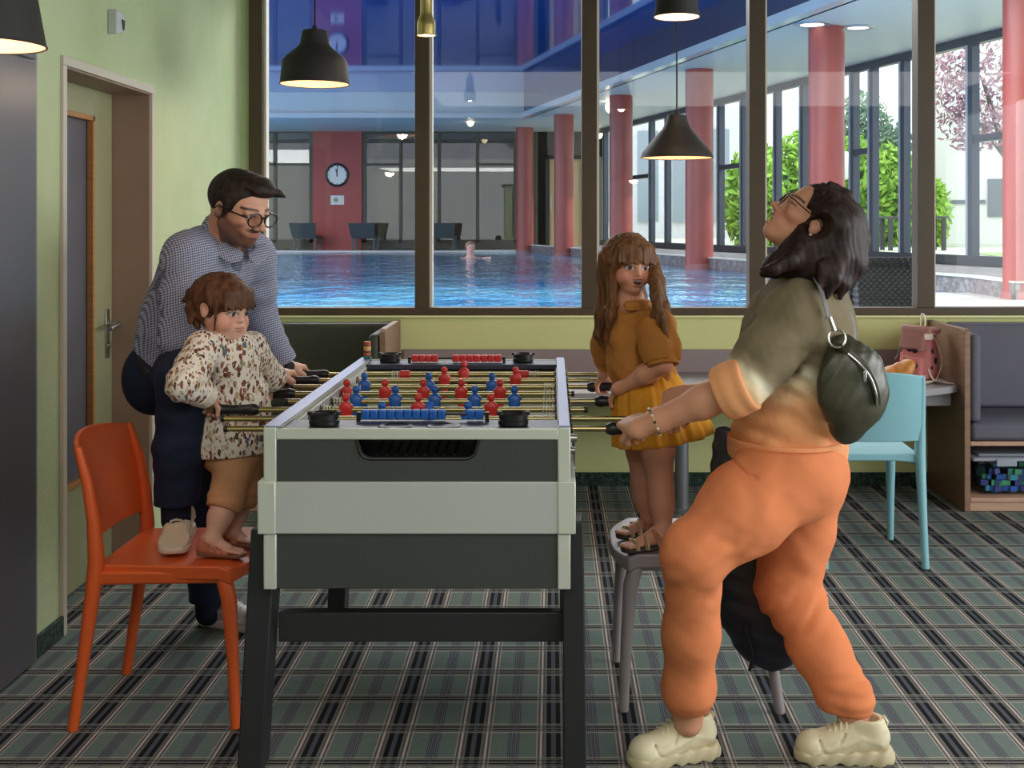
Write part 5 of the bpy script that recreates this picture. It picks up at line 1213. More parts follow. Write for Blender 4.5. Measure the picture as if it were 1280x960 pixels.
        obj('collar_wing', bm, sm, sh, sub=2)
    for w_, el in ((wR, elR), (wL, elL)):
        d = nrm(w_-el); cu = Sdf(.003); cu.cone(w_-d*.075, w_-d*.018, .051, .046, .004).cut(w_-d*.014, d).cut(w_-d*.085, -d).cone(w_-d*.06, w_+d*.03, .033, .031, .003, kind='s'); sdf_obj('cuff', cu, sm, sh)
    bm = B(); u = nrm(P(331, 330, 3.8)-P(310, 300, 3.75))
    for i in range(3):
        p = ch+Fw*(.128)+S*(.09-.055*i); ball(bm, p, .006, 10, (1, 1, 1))
    bm.free()
    # watch on the left wrist
    d = nrm(wL-elL); bm = B(); u2, v2 = frame_of(d); o = Vector(wL+d*.004)
    tube(bm, [o+u2*.033*math.cos(a)+v2*.030*math.sin(a) for a in np.linspace(0, 6.2832, 29)[:-1]], .008, 8, True, flat=(.5, 1.3)); wt = obj('watch', bm, simple('black_watch_strap', (18, 18, 20), .45), man)
    bm = B(); n_ = Vector((0.2, -.7, .7)).normalized(); n_ = (n_-Vector(d)*n_.dot(Vector(d))).normalized(); cyl(bm, o+n_*.03, o+n_*.041, .017, .016, 20); obj('watch_case', bm, simple('black_watch_case', (30, 30, 32), .2, .5), wt)
    # trousers
    tm = cloth('navy_trousers', (30, 38, 58), .12)
    t = Sdf(.0045)
    pe2 = pel+Fw*.035
    t.ell(pe2-S*.03, (.112, .172, .125), np.array([Fw, V3(0, 1, 0), S]), .03).ell(pe2-S*.035-Fw*.022+V3(0, -.07, 0), (.10, .09, .11), k=.04).ell(pe2-S*.035-Fw*.022+V3(0, .07, 0), (.10, .09, .11), k=.04)
    t.chain([(hipR+V3(.05, 0, .01), .092), (knR, .080), (knR*.45+anR*.55, .074), (anR+V3(0, 0, .0), .064)], .03); t.chain([(hipL+V3(.04, 0, 0), .098), (knL, .080), (knL*.45+anL*.55, .074), (anL, .064)], .03)
    t.folds(hipR, knR, .006, .06, .2, (0, .3, .3), 11); t.folds(knR, anR, .005, .07, .2, (.3, 0, 0), 12); t.folds(knL, anL, .006, .08, .22, (.3, 0, 0), 13)
    for a in (anR, anL): t.cutin(a+V3(0, 0, .005), (0, 0, -1), a, .1); t.cone(a-V3(0, 0, .05), a+V3(0, 0, .04), .056, .056, .003, kind='s')
    t.cutin(pel+S*.025, S, pel+S*.12-Fw*.05, .24)
    tr = sdf_obj('trousers', t, tm, man)
    b_ = Sdf(.004); b_.ell(pe2+S*.012, (.122, .172, .12), np.array([Fw, V3(0, 1, 0), S]), .01).cut(pel+S*.03, S, .003).cut(pel-S*.004, -S, .003); sdf_obj('belt', b_, simple('dark_belt', (30, 26, 26), .4), tr)
    m_beige = simple('cream_sneaker', (206, 190, 164), .6, bump=.1); m_white = simple('white_sneaker', (210, 210, 214), .5, bump=.06); m_soleb = simple('cream_rubber', (214, 202, 178), .5); m_solew = simple('white_rubber', (218, 218, 222), .45); m_sock = cloth('navy_sock', (26, 30, 44))
    shoe('sneaker', man, (-1.135, 3.60), (-1.085, 3.335), .462, m_beige, m_soleb, .047, .085, anR-V3(0, 0, .02), .03, m_beige)
    shoe('sneaker', man, (-1.235, 4.13), (-.99, 4.035), .0, m_white, m_solew, .045, .085, anL-V3(0, 0, .035), .032, m_white)
    for a in (anR, anL):
        k = Sdf(.004); k.cone(a-V3(0, 0, .04), a+V3(0, 0, .05), .043, .045, .01); sdf_obj('sock', k, m_sock, man)
build_man()
# ------------------------------------------------------------ the toddler
SK_T = (226, 176, 152)
tod = person('toddler with a brown ponytail in a flowered tunic, standing on the orange chair', (-.95, 3.38, .46))
def build_toddler():
    H_ = Head(P(277, 384, 3.46), fr3((math.cos(math.radians(26)), -math.sin(math.radians(26)), -.10), (.04, 0, 1)), .186, True)
    nk, ch, be, hp = P(283, 418, 3.47), P(282, 446, 3.48), P(287, 500, 3.515), P(289, 548, 3.51)
    shR, elR = P(254, 436, 3.39), P(230, 480, 3.27); shL, elL = P(313, 436, 3.56), P(338, 472, 3.68)
    hpR, knR, anR = P(295, 572, 3.485), P(283, 626, 3.40), P(265, 674, 3.35); hpL, knL, anL = P(305, 572, 3.55), P(298, 624, 3.47), P(290, 664, 3.45)
    zf = .4625; hR, tR = (-1.01, 3.315), (-.876, 3.305); hL, tL = (-.955, 3.43), (-.848, 3.425)
    hR = ((246-690)*3.35/F, 3.36); tR = ((307-690)*3.32/F, 3.325); hL = ((270-690)*3.46/F, 3.47); tL = ((322-690)*3.44/F, 3.44)
    sd = Sdf(.0026); H_.build(sd)
    wR = hand(sd, V3(P(264, 0, rod_y(2))[0]-.0, rod_y(2), RZ_), (.98, 0, 0), (.12, .72, -.42), (0, -.5, .8), .62, .0145, fr=.0098, spread=.021)
    wL = hand(sd, V3(P(330, 0, rod_y(4))[0], rod_y(4), RZ_), (.98, 0, 0), (.3, .8, -.3), (0, -.3, 1), .62, .0145, fr=.0098)
    sd.cone(H_.lp(-.1, 0, -.2), nk, .040, .042, .02); sd.chain([(nk, .05), (ch, .07), (be, .085), (hp, .085)], .03, ((0, 1, 0), .8))
    for sh, el, wr in ((shR, elR, wR), (shL, elL, wL)): sd.chain([(sh, .033), (el, .028), (wr, .0185)], .015).cone(ch, sh, .05, .035, .02)
    for a, b, e_, hh, tt in ((hpR, knR, anR, hR, tR), (hpL, knL, anL, hL, tL)): sd.chain([(a, .055), (b, .034), (b*.6+e_*.4, .034), (e_, .022)], .02); foot(sd, e_, hh, tt, zf+.008, .024, r_ank=.021)
    def cf(p):
        k = col_of(p, SK_T); return H_.colour(p, k, lips=(196, 110, 104), brow=(120, 84, 62), blush=.35, brow_w=.7)
    sdf_obj('body', sd, m_skin, tod, cf)
    hm = hair_mat('brown_hair', (58, 34, 22), (112, 72, 46), (70, 70, 26))
    hs = Sdf(.0026); e, cc = H_.e, H_.c
    e(hs, (-.055, 0, .14), (.515, .435, .42)); e(hs, (.46, 0, -.33), (.34, .7, .38), .03, 's'); e(hs, (-.02, 0, -.44), (.6, .6, .30), .05, 's')
    for q in (-1, 1): e(hs, (-.01, q*.43, -.04), (.12, .09, .13), .03, 's'); e(hs, (.12, q*.43, -.2), (.14, .12, .22), .03, 's'); cc(hs, (.22, q*.36, .1), (.20, q*.345, -.32), .022, .01, .02)
    for yy in np.linspace(-.31, .31, 13): cc(hs, (.08, yy*.4, .47), (.36-.5*yy*yy, yy*.9, .28), .06, .045, .05); cc(hs, (.36-.5*yy*yy, yy*.9, .28), (.455-.75*yy*yy, yy*1.08, .035+.022*math.sin(yy*43)), .045, .020, .03)
    cc(hs, (-.5, -.02, .16), (-.6, -.02, .14), .09, .08, .02)
    pt = [H_.lp(-.58, -.03, .15), P(247, 372, 3.46), P(243, 390, 3.45), P(247, 408, 3.44)]
    hs.chain([(pt[0], .020), (pt[1], .026), (pt[2], .024), (pt[3], .010)], .012); hs.chain([(pt[0], .016), (P(239, 372, 3.47), .016), (P(229, 376, 3.47), .006)], .01); hs.chain([(pt[0], .016), (P(240, 385, 3.43), .016), (P(238, 402, 3.42), .007)], .01); hs.chain([(pt[1], .016), (P(252, 396, 3.43), .013), (P(256, 406, 3.43), .006)], .01)
    hs.disp(strands(75, .0020, .3, 21)); sdf_obj('hair', hs, hm, tod)
    bm = B(); o = Vector(H_.lp(-.52, -.02, .155)); u, v = frame_of(Vector(-H_.R[0])); tube(bm, [o+(u*math.cos(a)+v*math.sin(a))*.0185 for a in np.linspace(0, 6.2832, 21)[:-1]], .005, 8, True); obj('hair_band', bm, simple('beige_hair_band', (140, 110, 96), .6), tod)
    # flowered tunic
    b = M('flowered_cotton', c(232, 222, 206), .85, 0, .2); colr = c(232, 222, 208)
    nz = b.N('TexNoise'); nz.inputs['Scale'].default_value = 85; b.L(b.coord(), nz.inputs['Vector'])
    cur = None
    for sc, th, cols, sd_ in ((56, .37, [(122, 70, 56), (150, 92, 70), (190, 160, 116), (96, 60, 54), (150, 140, 110)], 0.), (90, .36, [(110, 76, 66), (176, 140, 110), (132, 84, 66), (206, 190, 160)], 3.7), (28, .22, [(96, 108, 116), (196, 164, 120), (120, 72, 60), (212, 196, 170)], 9.1)):
        v0 = b.N('Mapping'); v0.inputs['Location'].default_value = (sd_, sd_*.7, sd_*.3); v0.inputs['Rotation'].default_value = (sd_, .5, sd_); v0.inputs['Scale'].default_value = (1.25, 1, .62); b.L(b.coord(), v0.inputs['Vector'])
        vo = b.N('TexVoronoi'); vo.inputs['Scale'].default_value = sc; b.L(v0.outputs[0], vo.inputs['Vector'])
        w = X(b.nt, vo.outputs['Distance'])+(X(b.nt, nz.outputs[0])-.5)*.75
        xr = b.N('SeparateXYZ'); b.L(vo.outputs['Color'], xr.inputs[0])
        ramp = b.ramp(X(b.nt, xr.outputs[0]), [((i)/len(cols), c(*q)) for i, q in enumerate(cols)], 'CONSTANT')
        cur = b.mix(w.lt(th), cur if cur is not None else colr, ramp)
    b.base(cur); b.bump(b.noise(160), .15, .002); fm = b.m
    s = Sdf(.0036)
    s.chain([(nk, .052), (ch, .088), (be, .110), (hp, .118)], .035, ((0, 1, 0), .86)).chain([(hp, .118), (P(288, 574, 3.515), .122)], .02, ((0, 1, 0), .9))
    s.chain([(shR, .050), (shR*.5+elR*.5, .050), (elR, .047), (wR*.72+elR*.28, .040)], .022).cone(ch, shR, .07, .05, .02); s.chain([(shL, .050), (elL, .045), (wL*.72+elL*.28, .036)], .02).cone(ch, shL, .07, .05, .02)
    s.folds(elR-V3(.03, 0, -.03), elR+V3(.03, 0, -.03), .005, .035, .09, seed=31); s.folds(ch, hp, .005, .09, .2, (.8, .3, 0), 32); s.disp(lambda x, y, z: .002*vnoise(x, y, z, 32, 33))
    for w_, el in ((wR, elR), (wL, elL)):
        d = nrm(w_-el); s.cutin(w_*.8+el*.2, d, w_*.8+el*.2, .07)
    s.cut(P(287, 566, 3.51), nrm((.06, 0, -1))); s.cone(P(287, 600, 3.515), P(288, 552, 3.515), .114, .110, .004, ((0, 1, 0), .9), kind='s')
    s.cutin(nk+V3(0, 0, .012), (.15, 0, 1), nk, .07); s.cone(nk-V3(0, 0, .02), nk+V3(0, 0, .1), .042, .045, .004, kind='s')
    tu = sdf_obj('tunic', s, fm, tod)
    cm = cloth('cream_rib', (232, 222, 204))
    for w_, el in ((wR, elR), (wL, elL)):
        d = nrm(w_-el); a0 = w_*.78+el*.22; cu = Sdf(.003); cu.cone(a0-d*.018, a0+d*.022, .042, .036, .004).cut(a0+d*.026, d).cut(a0-d*.022, -d); cu.cone(a0, a0+d*.08, .026, .026, .003, kind='s'); cu.disp(lambda x, y, z: .001*np.sin(x*900)); sdf_obj('cuff', cu, cm, tu)
    cu = Sdf(.003); Nk = nrm((.12, -.02, 1)); u, v = frame_of(Vector(Nk)); u, v = np.array(u), np.array(v)
    for i in range(24):
        a0, a1 = 6.2832*i/24, 6.2832*(i+1)/24; g_ = lambda a: nk+V3(.002, 0, .012)+(u*math.cos(a)+v*math.sin(a))*.047
        cu.cone(g_(a0), g_(a1), .007, .007, .003)
    sdf_obj('neckband', cu, cm, tu)
    lm = cloth('camel_leggings', (206, 150, 108)); l = Sdf(.0036)
    l.ell(hp-V3(0, 0, .03), (.10, .085, .085), k=.02)
    for a, b_, e_, sg in ((hpR, knR, anR, 1), (hpL, knL, anL, 2)):
        m = b_*.72+e_*.28; l.chain([(a, .062), (b_, .050), (m, .043)], .025); d = nrm(e_-b_); l.folds(b_-d*.05, b_+d*.05, .004, .028, .08, (.2, 0, 0), 41+sg); l.cutin(m-d*.005, d, m, .08); l.cone(m-d*.02, m+d*.07, .036, .036, .003, kind='s')
    l.cut(hp+V3(0, 0, .02), (0, 0, 1)); sdf_obj('leggings', l, lm, tod)
    sm = simple('rose_leather', (192, 118, 92), .5); so = simple('brown_crepe', (128, 80, 58), .6)
    for (hh, tt, an) in ((hR, tR, anR), (hL, tL, anL)): fisherman_sandal(tod, an+V3(0, 0, -.004), hh, tt, zf-.0015, .029, sm, so)
build_toddler()
# ------------------------------------------------------------ the long haired girl
SK_G = (214, 154, 124)
girl = person('long haired girl in a mustard dress standing on the grey chair, mouth open', (.3, 3.5, .46))
def build_girl():
    H_ = Head(P(785, 331, 3.55), fr3((.38, -.92, .03), (0, 0, 1), -.04), .174, True, .07)
    nk, ch, wa, hp = P(786, 380, 3.56), P(793, 418, 3.56), P(806, 472, 3.57), P(812, 520, 3.57)
    shL, elL = P(822, 408, 3.46), P(829, 455, 3.42); shR, elR = P(768, 406, 3.64), P(760, 452, 3.74)
    rod3, rod5 = P(774, 503, rod_y(3)), P(756, 483, rod_y(5)); rod3[2] = rod5[2] = RZ_
    hpL, knL, anL = P(822, 560, 3.50), P(826, 612, 3.47), P(829, 662, 3.435); hpR, knR, anR = P(803, 560, 3.62), P(805, 608, 3.60), P(813, 650, 3.575)
    zf = .4625; fl_ = lambda px, d: ((px-690)*d/F, d)
    hL, tL = fl_(840, 3.425), fl_(775, 3.375); hR, tR = fl_(823, 3.58), fl_(771, 3.52)
    sd = Sdf(.0026); H_.build(sd)
    wL = hand(sd, rod3, (-.92, .05, 0), (-.45, .8, -.45), (0, -.35, 1), .66, .0135, fr=.0092)
    wR = hand(sd, rod5, (-.92, .05, 0), (-.1, .8, -.5), (0, -.3, 1), .66, .0135, fr=.0092)
    sd.cone(H_.lp(-.08, 0, -.2), nk, .037, .040, .02); sd.chain([(nk, .048), (ch, .062), (wa, .06), (hp, .075)], .03)
    for sh, el, wr in ((shL, elL, wL), (shR, elR, wR)): sd.chain([(sh, .032), (el, .0275), (el*.6+wr*.4, .028), (wr, .019)], .015).cone(ch, sh, .045, .033, .02)
    for a, b, e_, hh, tt in ((hpL, knL, anL, hL, tL), (hpR, knR, anR, hR, tR)): sd.chain([(hp*.4+a*.6+V3(0, 0, .05), .055), (a, .05), (b, .037), (b*.6+e_*.4, .0365), (e_, .0235)], .02); foot(sd, e_, hh, tt, zf+.009, .027)
    def cf(p):
        k = col_of(p, SK_G); return H_.colour(p, k, lips=(196, 108, 98), brow=(110, 78, 56), blush=.4, brow_w=.7)
    sdf_obj('body', sd, m_skin, girl, cf)
    hm = hair_mat('light_brown_hair', (70, 42, 24), (142, 96, 58), (110, 110, 8))
    hs = Sdf(.0026); e, cc = H_.e, H_.c
    e(hs, (-.05, 0, .14), (.53, .46, .43)); e(hs, (.50, 0, -.36), (.40, .62, .42), .03, 's')
    for yy in np.linspace(-.33, .33, 16): cc(hs, (.08, yy*.4, .47), (.37-.5*yy*yy, yy*.92, .28), .06, .045, .05); cc(hs, (.37-.5*yy*yy, yy*.92, .28), (.455-.75*yy*yy, yy*1.05, .03+.022*math.sin(yy*37)), .045, .020, .03)
    # long lengths: picture-left side, picture-right side, and behind the neck
    for pts in ([(H_.lp(.02, -.40, .12), .030), (P(757, 352, 3.58), .026), (P(752, 392, 3.58), .022), (P(748, 418, 3.57), .014), (P(754, 434, 3.56), .006)], [(H_.lp(.12, -.38, .05), .022), (P(766, 356, 3.52), .018), (P(764, 395, 3.49), .013), (P(757, 425, 3.52), .006)],
                [(H_.lp(-.05, .44, .12), .026), (P(822, 352, 3.52), .022), (P(829, 385, 3.48), .018), (P(838, 420, 3.47), .014), (P(846, 446, 3.48), .005)], [(H_.lp(.0, .46, .0), .018), (P(822, 368, 3.47), .014), (P(818, 394, 3.42), .010), (P(810, 412, 3.42), .004)], [(H_.lp(.05, .44, .05), .02), (P(820, 370, 3.43), .017), (P(827, 400, 3.395), .012), (P(838, 440, 3.40), .005)],
                [(H_.lp(-.3, .1, -.05), .05), (P(790, 372, 3.62), .045), (P(800, 420, 3.65), .035), (P(820, 455, 3.66), .012)], [(H_.lp(-.25, -.25, -.05), .04), (P(768, 372, 3.64), .032), (P(760, 410, 3.67), .018)]):
        hs.chain(pts, .014)
    hs.disp(strands(95, .0020, .10, 51)); sdf_obj('hair', hs, hm, girl)
    # blouse and skirt
    bm_ = cloth('brown_muslin', (182, 120, 58), .12, bump=.3, bs=90); sm_ = cloth('mustard_muslin', (212, 146, 42), .12, bump=.3, bs=90)
    s = Sdf(.0034)
    s.chain([(nk-V3(0, 0, .01), .05), (ch, .082), (wa, .084), (wa-V3(0, 0, .02), .08)], .03).ell(P(800, 455, 3.56), (.098, .09, .07), k=.03)
    for sh, el in ((shL, elL), (shR, elR)): s.cone(ch, sh, .07, .05, .02).chain([(sh, .050), (sh*.4+el*.6, .056), (sh*.12+el*.88, .045)], .02)
    sw = lambda x, y, z:   .0055*np.sin(95*(x*.8+y*.9)+2.5*vnoise(x, y, z, 9, 61))+.002*vnoise(x, y, z, 30, 62)
    s.disp(sw)
    for sh, el, wr in ((shL, elL, wL), (shR, elR, wR)): d = nrm(el-sh); s.cutin(el-d*.004, d, el, .075); s.cone(el-d*.03, el+d*.06, .034, .034, .003, kind='s')
    s.cutin(nk+V3(0, 0, .004), (0, 0, 1), nk, .065); s.cone(nk-V3(0, 0, .03), nk+V3(0, 0, .08), .042, .044, .004, kind='s')
    bl = sdf_obj('blouse', s, bm_, girl)
    for sh, el in ((shL, elL), (shR, elR)):
        d = nrm(el-sh); cu = Sdf(.003); cu.cone(el-d*.026, el+d*.004, .050, .047, .004).cut(el+d*.006, d).cut(el-d*.028, -d); cu.cone(el-d*.05, el+d*.05, .034, .034, .003, kind='s'); cu.disp(lambda x, y, z: .0015*vnoise(x, y, z, 40, 64)); sdf_obj('sleeve_cuff', cu, bm_, bl)
    cl = Sdf(.003); u_ = nrm(V3(H_.R[0][0], H_.R[0][1], 0)*.5+V3(-.5, -.2, 0)); v_ = np.cross((0, 0, 1), u_)
    for i in range(20):
        a0, a1 = [math.radians(14+332*q/20) for q in (i, i+1)]; g_ = lambda a, r, h: nk+V3(0, 0, h)+(u_*math.cos(a)+v_*math.sin(a))*r
        cl.cone(g_(a0, .046, .012), g_(a1, .046, .012), .006, .006, .004); cl.cone(g_(a0, .060, .002), g_(a1, .060, .002), .008, .008, .008); cl.cone(g_(a0, .072, -.010), g_(a1, .072, -.010), .005, .005, .008)
    sdf_obj('collar', cl, bm_, bl)
    s = Sdf(.0034); hem = P(822, 548, 3.57); ax = nrm(hem-wa+V3(.03, 0, 0))
    s.chain([(wa+V3(0, 0, .012), .082), (wa*.65+hem*.35, .108), (hem, .138)], .03, ((0, 1, 0), .92)).cone(P(840, 515, 3.57), P(866, 540, 3.56), .05, .055, .05)
    c0 = wa+V3(0, 0, .1)
    def pleat(x, y, z):
        a = np.arctan2(y-c0[1], x-(c0[0]+(c0[2]-z)*.1)); w = np.clip((wa[2]+.02-z)/.16, 0.25, 1)
        return w*(.0055*np.sin(13*a+1.5*vnoise(x, y, z*.3, 8, 66))+.0025*np.sin(29*a))
    s.disp(pleat); hc = P(820, 551, 3.57); hn = nrm((.13, .0, -1)); s.cut(hc, hn); s.cone(hc+ax*.06, hc-ax*.16, .128, .06, .004, ((0, 1, 0), .92), kind='s'); s.cone(P(848, 530, 3.57), P(872, 556, 3.56), .03, .045, .02, kind='s')
    s.cut(wa+V3(0, 0, .014), (-.08, 0, 1)); sk = sdf_obj('skirt', s, sm_, girl)
    so = simple('dark_crepe_sole', (58, 44, 40), .6); sg = simple('gold_leather', (190, 164, 132), .4, .2); sp_ = simple('tan_rose_strap', (188, 128, 100), .5)
    for hh, tt, an in ((hL, tL, anL), (hR, tR, anR)):
        ob = sandal(girl, hh, tt, zf-.0015, .029, sg, [(.56, .030, .54, .037, .010), (.74, .022, .73, .027, .009)], so, .014)
        d = nrm(V3(tt[0]-hh[0], tt[1]-hh[1], 0)); n = V3(-d[1], d[0], 0); a0 = V3(hh[0], hh[1], zf)
        bm = B(); tube(bm, [a0+d*.05+n*.029+V3(0, 0, .014), a0+d*.052+n*.027+V3(0, 0, .034), a0+d*.055+V3(0, 0, .052), a0+d*.052-n*.027+V3(0, 0, .034), a0+d*.05-n*.029+V3(0, 0, .014)], .010, 10, flat=(1.2, .35))
        tube(bm, [a0+d*.055+n*.027+V3(0, 0, .03), a0+d*.02+n*.027+V3(0, 0, .036), a0+d*.002+V3(0, 0, .038), a0+d*.02-n*.027+V3(0, 0, .036), a0+d*.055-n*.027+V3(0, 0, .03)], .010, 10, flat=(1.2, .35)); obj('ankle_strap', bm, sp_, ob)
        for t_, h_ in ((.56, .036), (.74, .026)):
            bm = B(); L = np.linalg.norm(V3(tt[0]-hh[0], tt[1]-hh[1], 0)); o = a0+d*L*t_-n*.020+V3(0, 0, h_); bx(bm, o[0]-.007, o[0]+.007, o[1]-.004, o[1]+.002, o[2]-.005, o[2]+.005); obj('buckle', bm, m_brass, ob, bevel=.001)
build_girl()
# ------------------------------------------------------------ the laughing woman
SK_W = (210, 152, 122)
wom = person('laughing woman with dark hair, dip dyed sweatshirt and orange trousers, head thrown back', (.6, 3.1, 0))
def build_woman():
    H_ = Head(P(1014, 280, 3.10), fr3((-.735, .05, .68), (.68, 0, .735)), .215, False, .085, .78)
    nk, ch, mid, pel = P(1012, 352, 3.12), P(1000, 418, 3.12), P(992, 490, 3.13), P(988, 572, 3.13)
    S = nrm(ch-pel); Fw = nrm(np.cross(S, (0, 1, 0))); Fw = Fw if Fw[0] < 0 else -Fw
    shL, elL = P(992, 398, 2.96), P(928, 482, 2.90); shR, elR = P(988, 398, 3.28), P(930, 488, 3.34)
    rod0, rod1 = P(792, 538, rod_y(0)), P(842, 525, rod_y(1)); rod0[2] = rod1[2] = RZ_
    hpL, knL, anL = P(985, 590, 3.04), P(868, 692, 2.94), P(860, 888, 3.06); hpR, knR, anR = P(1003, 592, 3.22), P(985, 735, 3.23), P(1066, 890, 3.09)
    sd = Sdf(.003); H_.build(sd)
    wL = hand(sd, rod0+V3(.0, 0, 0), (-.80, -.15, -.42), (-.62, .35, -.25), (.1, -.45, .9), .98, .016, (38, 92, 140))
    wR = hand(sd, rod1, (-.9, .1, 0), (-.45, -.6, -.3) if False else (-.4, -.55, -.2), (0, .3, 1), .95, .0145)
    sd.cone(H_.lp(-.12, 0, -.12), nk, .056, .058, .03).cone(H_.lp(.08, 0, -.24), nk+V3(-.03, 0, -.0), .042, .05, .03)
    sd.chain([(nk, .065), (ch, .115), (mid, .105), (pel, .125)], .04, (Fw, .78))
    for sh, el, wr in ((shL, elL, wL), (shR, elR, wR)):
        sd.chain([(sh, .05), (el, .042)], .03).cone(nk, sh, .055, .05, .03); sd.chain([(el, .044), (el*.62+wr*.38, .041), (el*.2+wr*.8, .029), (wr, .025)], .02)
    for a, b, e_ in ((hpL, knL, anL), (hpR, knR, anR)): sd.chain([(a, .09), (b, .058), (b*.6+e_*.4, .056), (e_+V3(0, 0, .02), .040), (e_-V3(0, 0, .03), .038)], .03)
    def cf(p):
        k = col_of(p, SK_W); return H_.colour(p, k, lips=(184, 104, 96), brow=(48, 32, 28), blush=.25, shut=True)
    sdf_obj('body', sd, m_skin, wom, cf)
    hm = hair_mat('dark_brunette_hair', (22, 14, 13), (54, 35, 31), (70, 70, 12), .55)
    hs = Sdf(.0032); e, cc = H_.e, H_.c
    e(hs, (-.10, 0, .15), (.50, .42, .40)); e(hs, (.52, 0, -.12), (.42, .8, .52), .03, 's');
    cc(hs, (.10, .34, .36), (.06, .39, .02), .06, .035, .03)
    for y_, a_ in ((3.02, 1.), (3.10, 1.), (3.18, 1.)):
        hs.chain([(P(1042, 285, y_), .075), (P(1048, 322, y_), .060), (P(1046, 350, y_), .038)], .04)
        if y_ != 3.10: hs.chain([(P(1018, 300, y_), .045), (P(998, 318, y_-.01), .042), (P(972, 331, y_), .026), (P(953, 342, y_), .007)], .04)
        hs.chain([(P(1020, 315, y_), .05), (P(1010, 338, y_-.01), .036)], .04)
    for pts in ([(P(1062, 300, 3.02), .045), (P(1068, 330, 3.0), .028), (P(1062, 358, 3.0), .008)], [(P(1050, 320, 2.97), .03), (P(1042, 348, 2.95), .022), (P(1034, 372, 2.945), .006)], [(P(1058, 330, 3.0), .03), (P(1054, 355, 2.98), .018), (P(1050, 372, 2.98), .005)], [(P(990, 325, 2.965), .025), (P(968, 336, 2.955), .014), (P(952, 336, 2.96), .004)], [(P(1066, 270, 3.1), .03), (P(1076, 300, 3.08), .022), (P(1074, 338, 3.06), .007)], [(P(1030, 335, 2.96), .025), (P(1026, 358, 2.94), .008)]):
        hs.chain(pts, .015)
    cc(hs, (.16, .08, .50), (-.1, .06, .56), .05, .06, .04); cc(hs, (.20, -.1, .46), (.0, -.1, .55), .05, .06, .04)
    e(hs, (.01, .78, -.05), (.165, .50, .18), .03, 's'); e(hs, (.20, .60, -.05), (.16, .4, .2), .03, 's')
    hs.disp(strands(70, .0024, .2, 71)); sdf_obj('hair', hs, hm, wom)
    glasses(wom, H_, simple('thin_dark_frame', (44, 36, 34), .3, .4), (.12, .095), .475, .0, .009)
    # sweatshirt, dip dyed: olive above, cream band, orange below
    b = M('dip_dyed_jersey', c(120, 108, 82), .85, 0, .2); at = b.N('Attribute'); at.attribute_name = 'Col'; b.base(at.outputs['Color']); b.bump(b.noise(230, None, 2), .15, .002); jm = b.m
    stops = [(.0, (232, 158, 108)), (.20, (236, 172, 122)), (.36, (238, 212, 170)), (.46, (222, 214, 186)), (.56, (150, 138, 112)), (.66, (120, 108, 84)), (1.5, (126, 114, 90))]
    def dye(p, force=None):
        x, y, z = p.T; n = .06*vnoise(x, y, z, 9, 120)+.03*vnoise(x, y, z, 26, 121)
        g = (z-.84)/.42+n
        for sh, el, wr in ((shL, elL, wL), (shR, elR, wR)):
            d = nrm(wr-el); e2 = el+d*.05; ax_ = e2-sh; L = np.linalg.norm(ax_); ax_ = ax_/L; t = (p-sh)@ax_; r_ = np.linalg.norm(p-sh-t[:, None]*ax_, axis=1)
            w = np.clip((.115-r_)/.02, 0, 1)*np.clip((t-.06)/.06, 0, 1); gs = 1.25-1.05*t/L+n*.8
            g = g*(1-w)+gs*w
        if force is not None: g = force+n
        xs = [q[0] for q in stops]; cs = np.array([c(*q[1])[:3] for q in stops])
        return np.stack([np.interp(g, xs, cs[:, k]) for k in range(3)], 1)
    s = Sdf(.0045)
    s.chain([(nk-V3(0, 0, .015), .082), (ch, .150), (mid, .154), (P(984, 545, 3.13), .166)], .05, (Fw, .88)); s.ell(ch+S*.03, (.125, .20, .12), np.array([Fw, V3(0, 1, 0), S]), .05); s.ell(ch-S*.05+Fw*.06, (.09, .14, .08), np.array([Fw, V3(0, 1, 0), S]), .05)
    for sh, el, wr in ((shL, elL, wL), (shR, elR, wR)):
        d = nrm(wr-el); s.cone(nk, sh, .06, .078, .05).chain([(sh, .080), (sh*.5+el*.5, .074), (el, .058)], .03).chain([(el, .058), (el+d*.06, .050)], .02)
    s.folds(shL, elL, .011, .075, .18, (.8, 0, .3), 81); s.folds(elL*.8+shL*.2, elL+V3(-.03, 0, -.02), .006, .035, .10, (.3, 0, .5), 82); s.folds(mid-S*.1, mid+S*.08, .011, .085, .24, (.9, .3, .5), 83); s.folds(ch, nk, .005, .1, .18, (1, .2, 0), 84)
    s.disp(lambda x, y, z: .0045*vnoise(x, y, z, 19, 85)+.0018*vnoise(x, y, z, 45, 88))
    for sh, el, wr in ((shL, elL, wL), (shR, elR, wR)):
        d = nrm(wr-el); q = el+d*.055; s.cutin(q, d, q, .11); s.cone(q-d*.04, q+d*.08, .049, .046, .004, kind='s')
    s.cut(P(988, 560, 3.13), nrm((.06, 0, -1))); s.cutin(nk+V3(0, 0, .02), (-.2, 0, 1), nk, .1)
    sh_ = sdf_obj('sweatshirt', s, jm, wom, dye)
    hb = Sdf(.004); h0 = P(984, 550, 3.13); hb.ell(h0, (.160, .176, .2), k=.01).cut(h0+V3(0, 0, .012), (0, 0, 1), .004).cut(h0-V3(0, 0, .045), (0, 0, -1), .006); hb.disp(lambda x, y, z: .002*vnoise(x, y, z, 24, 86)); sdf_obj('waistband', hb, jm, sh_, lambda p: dye(p, .02))
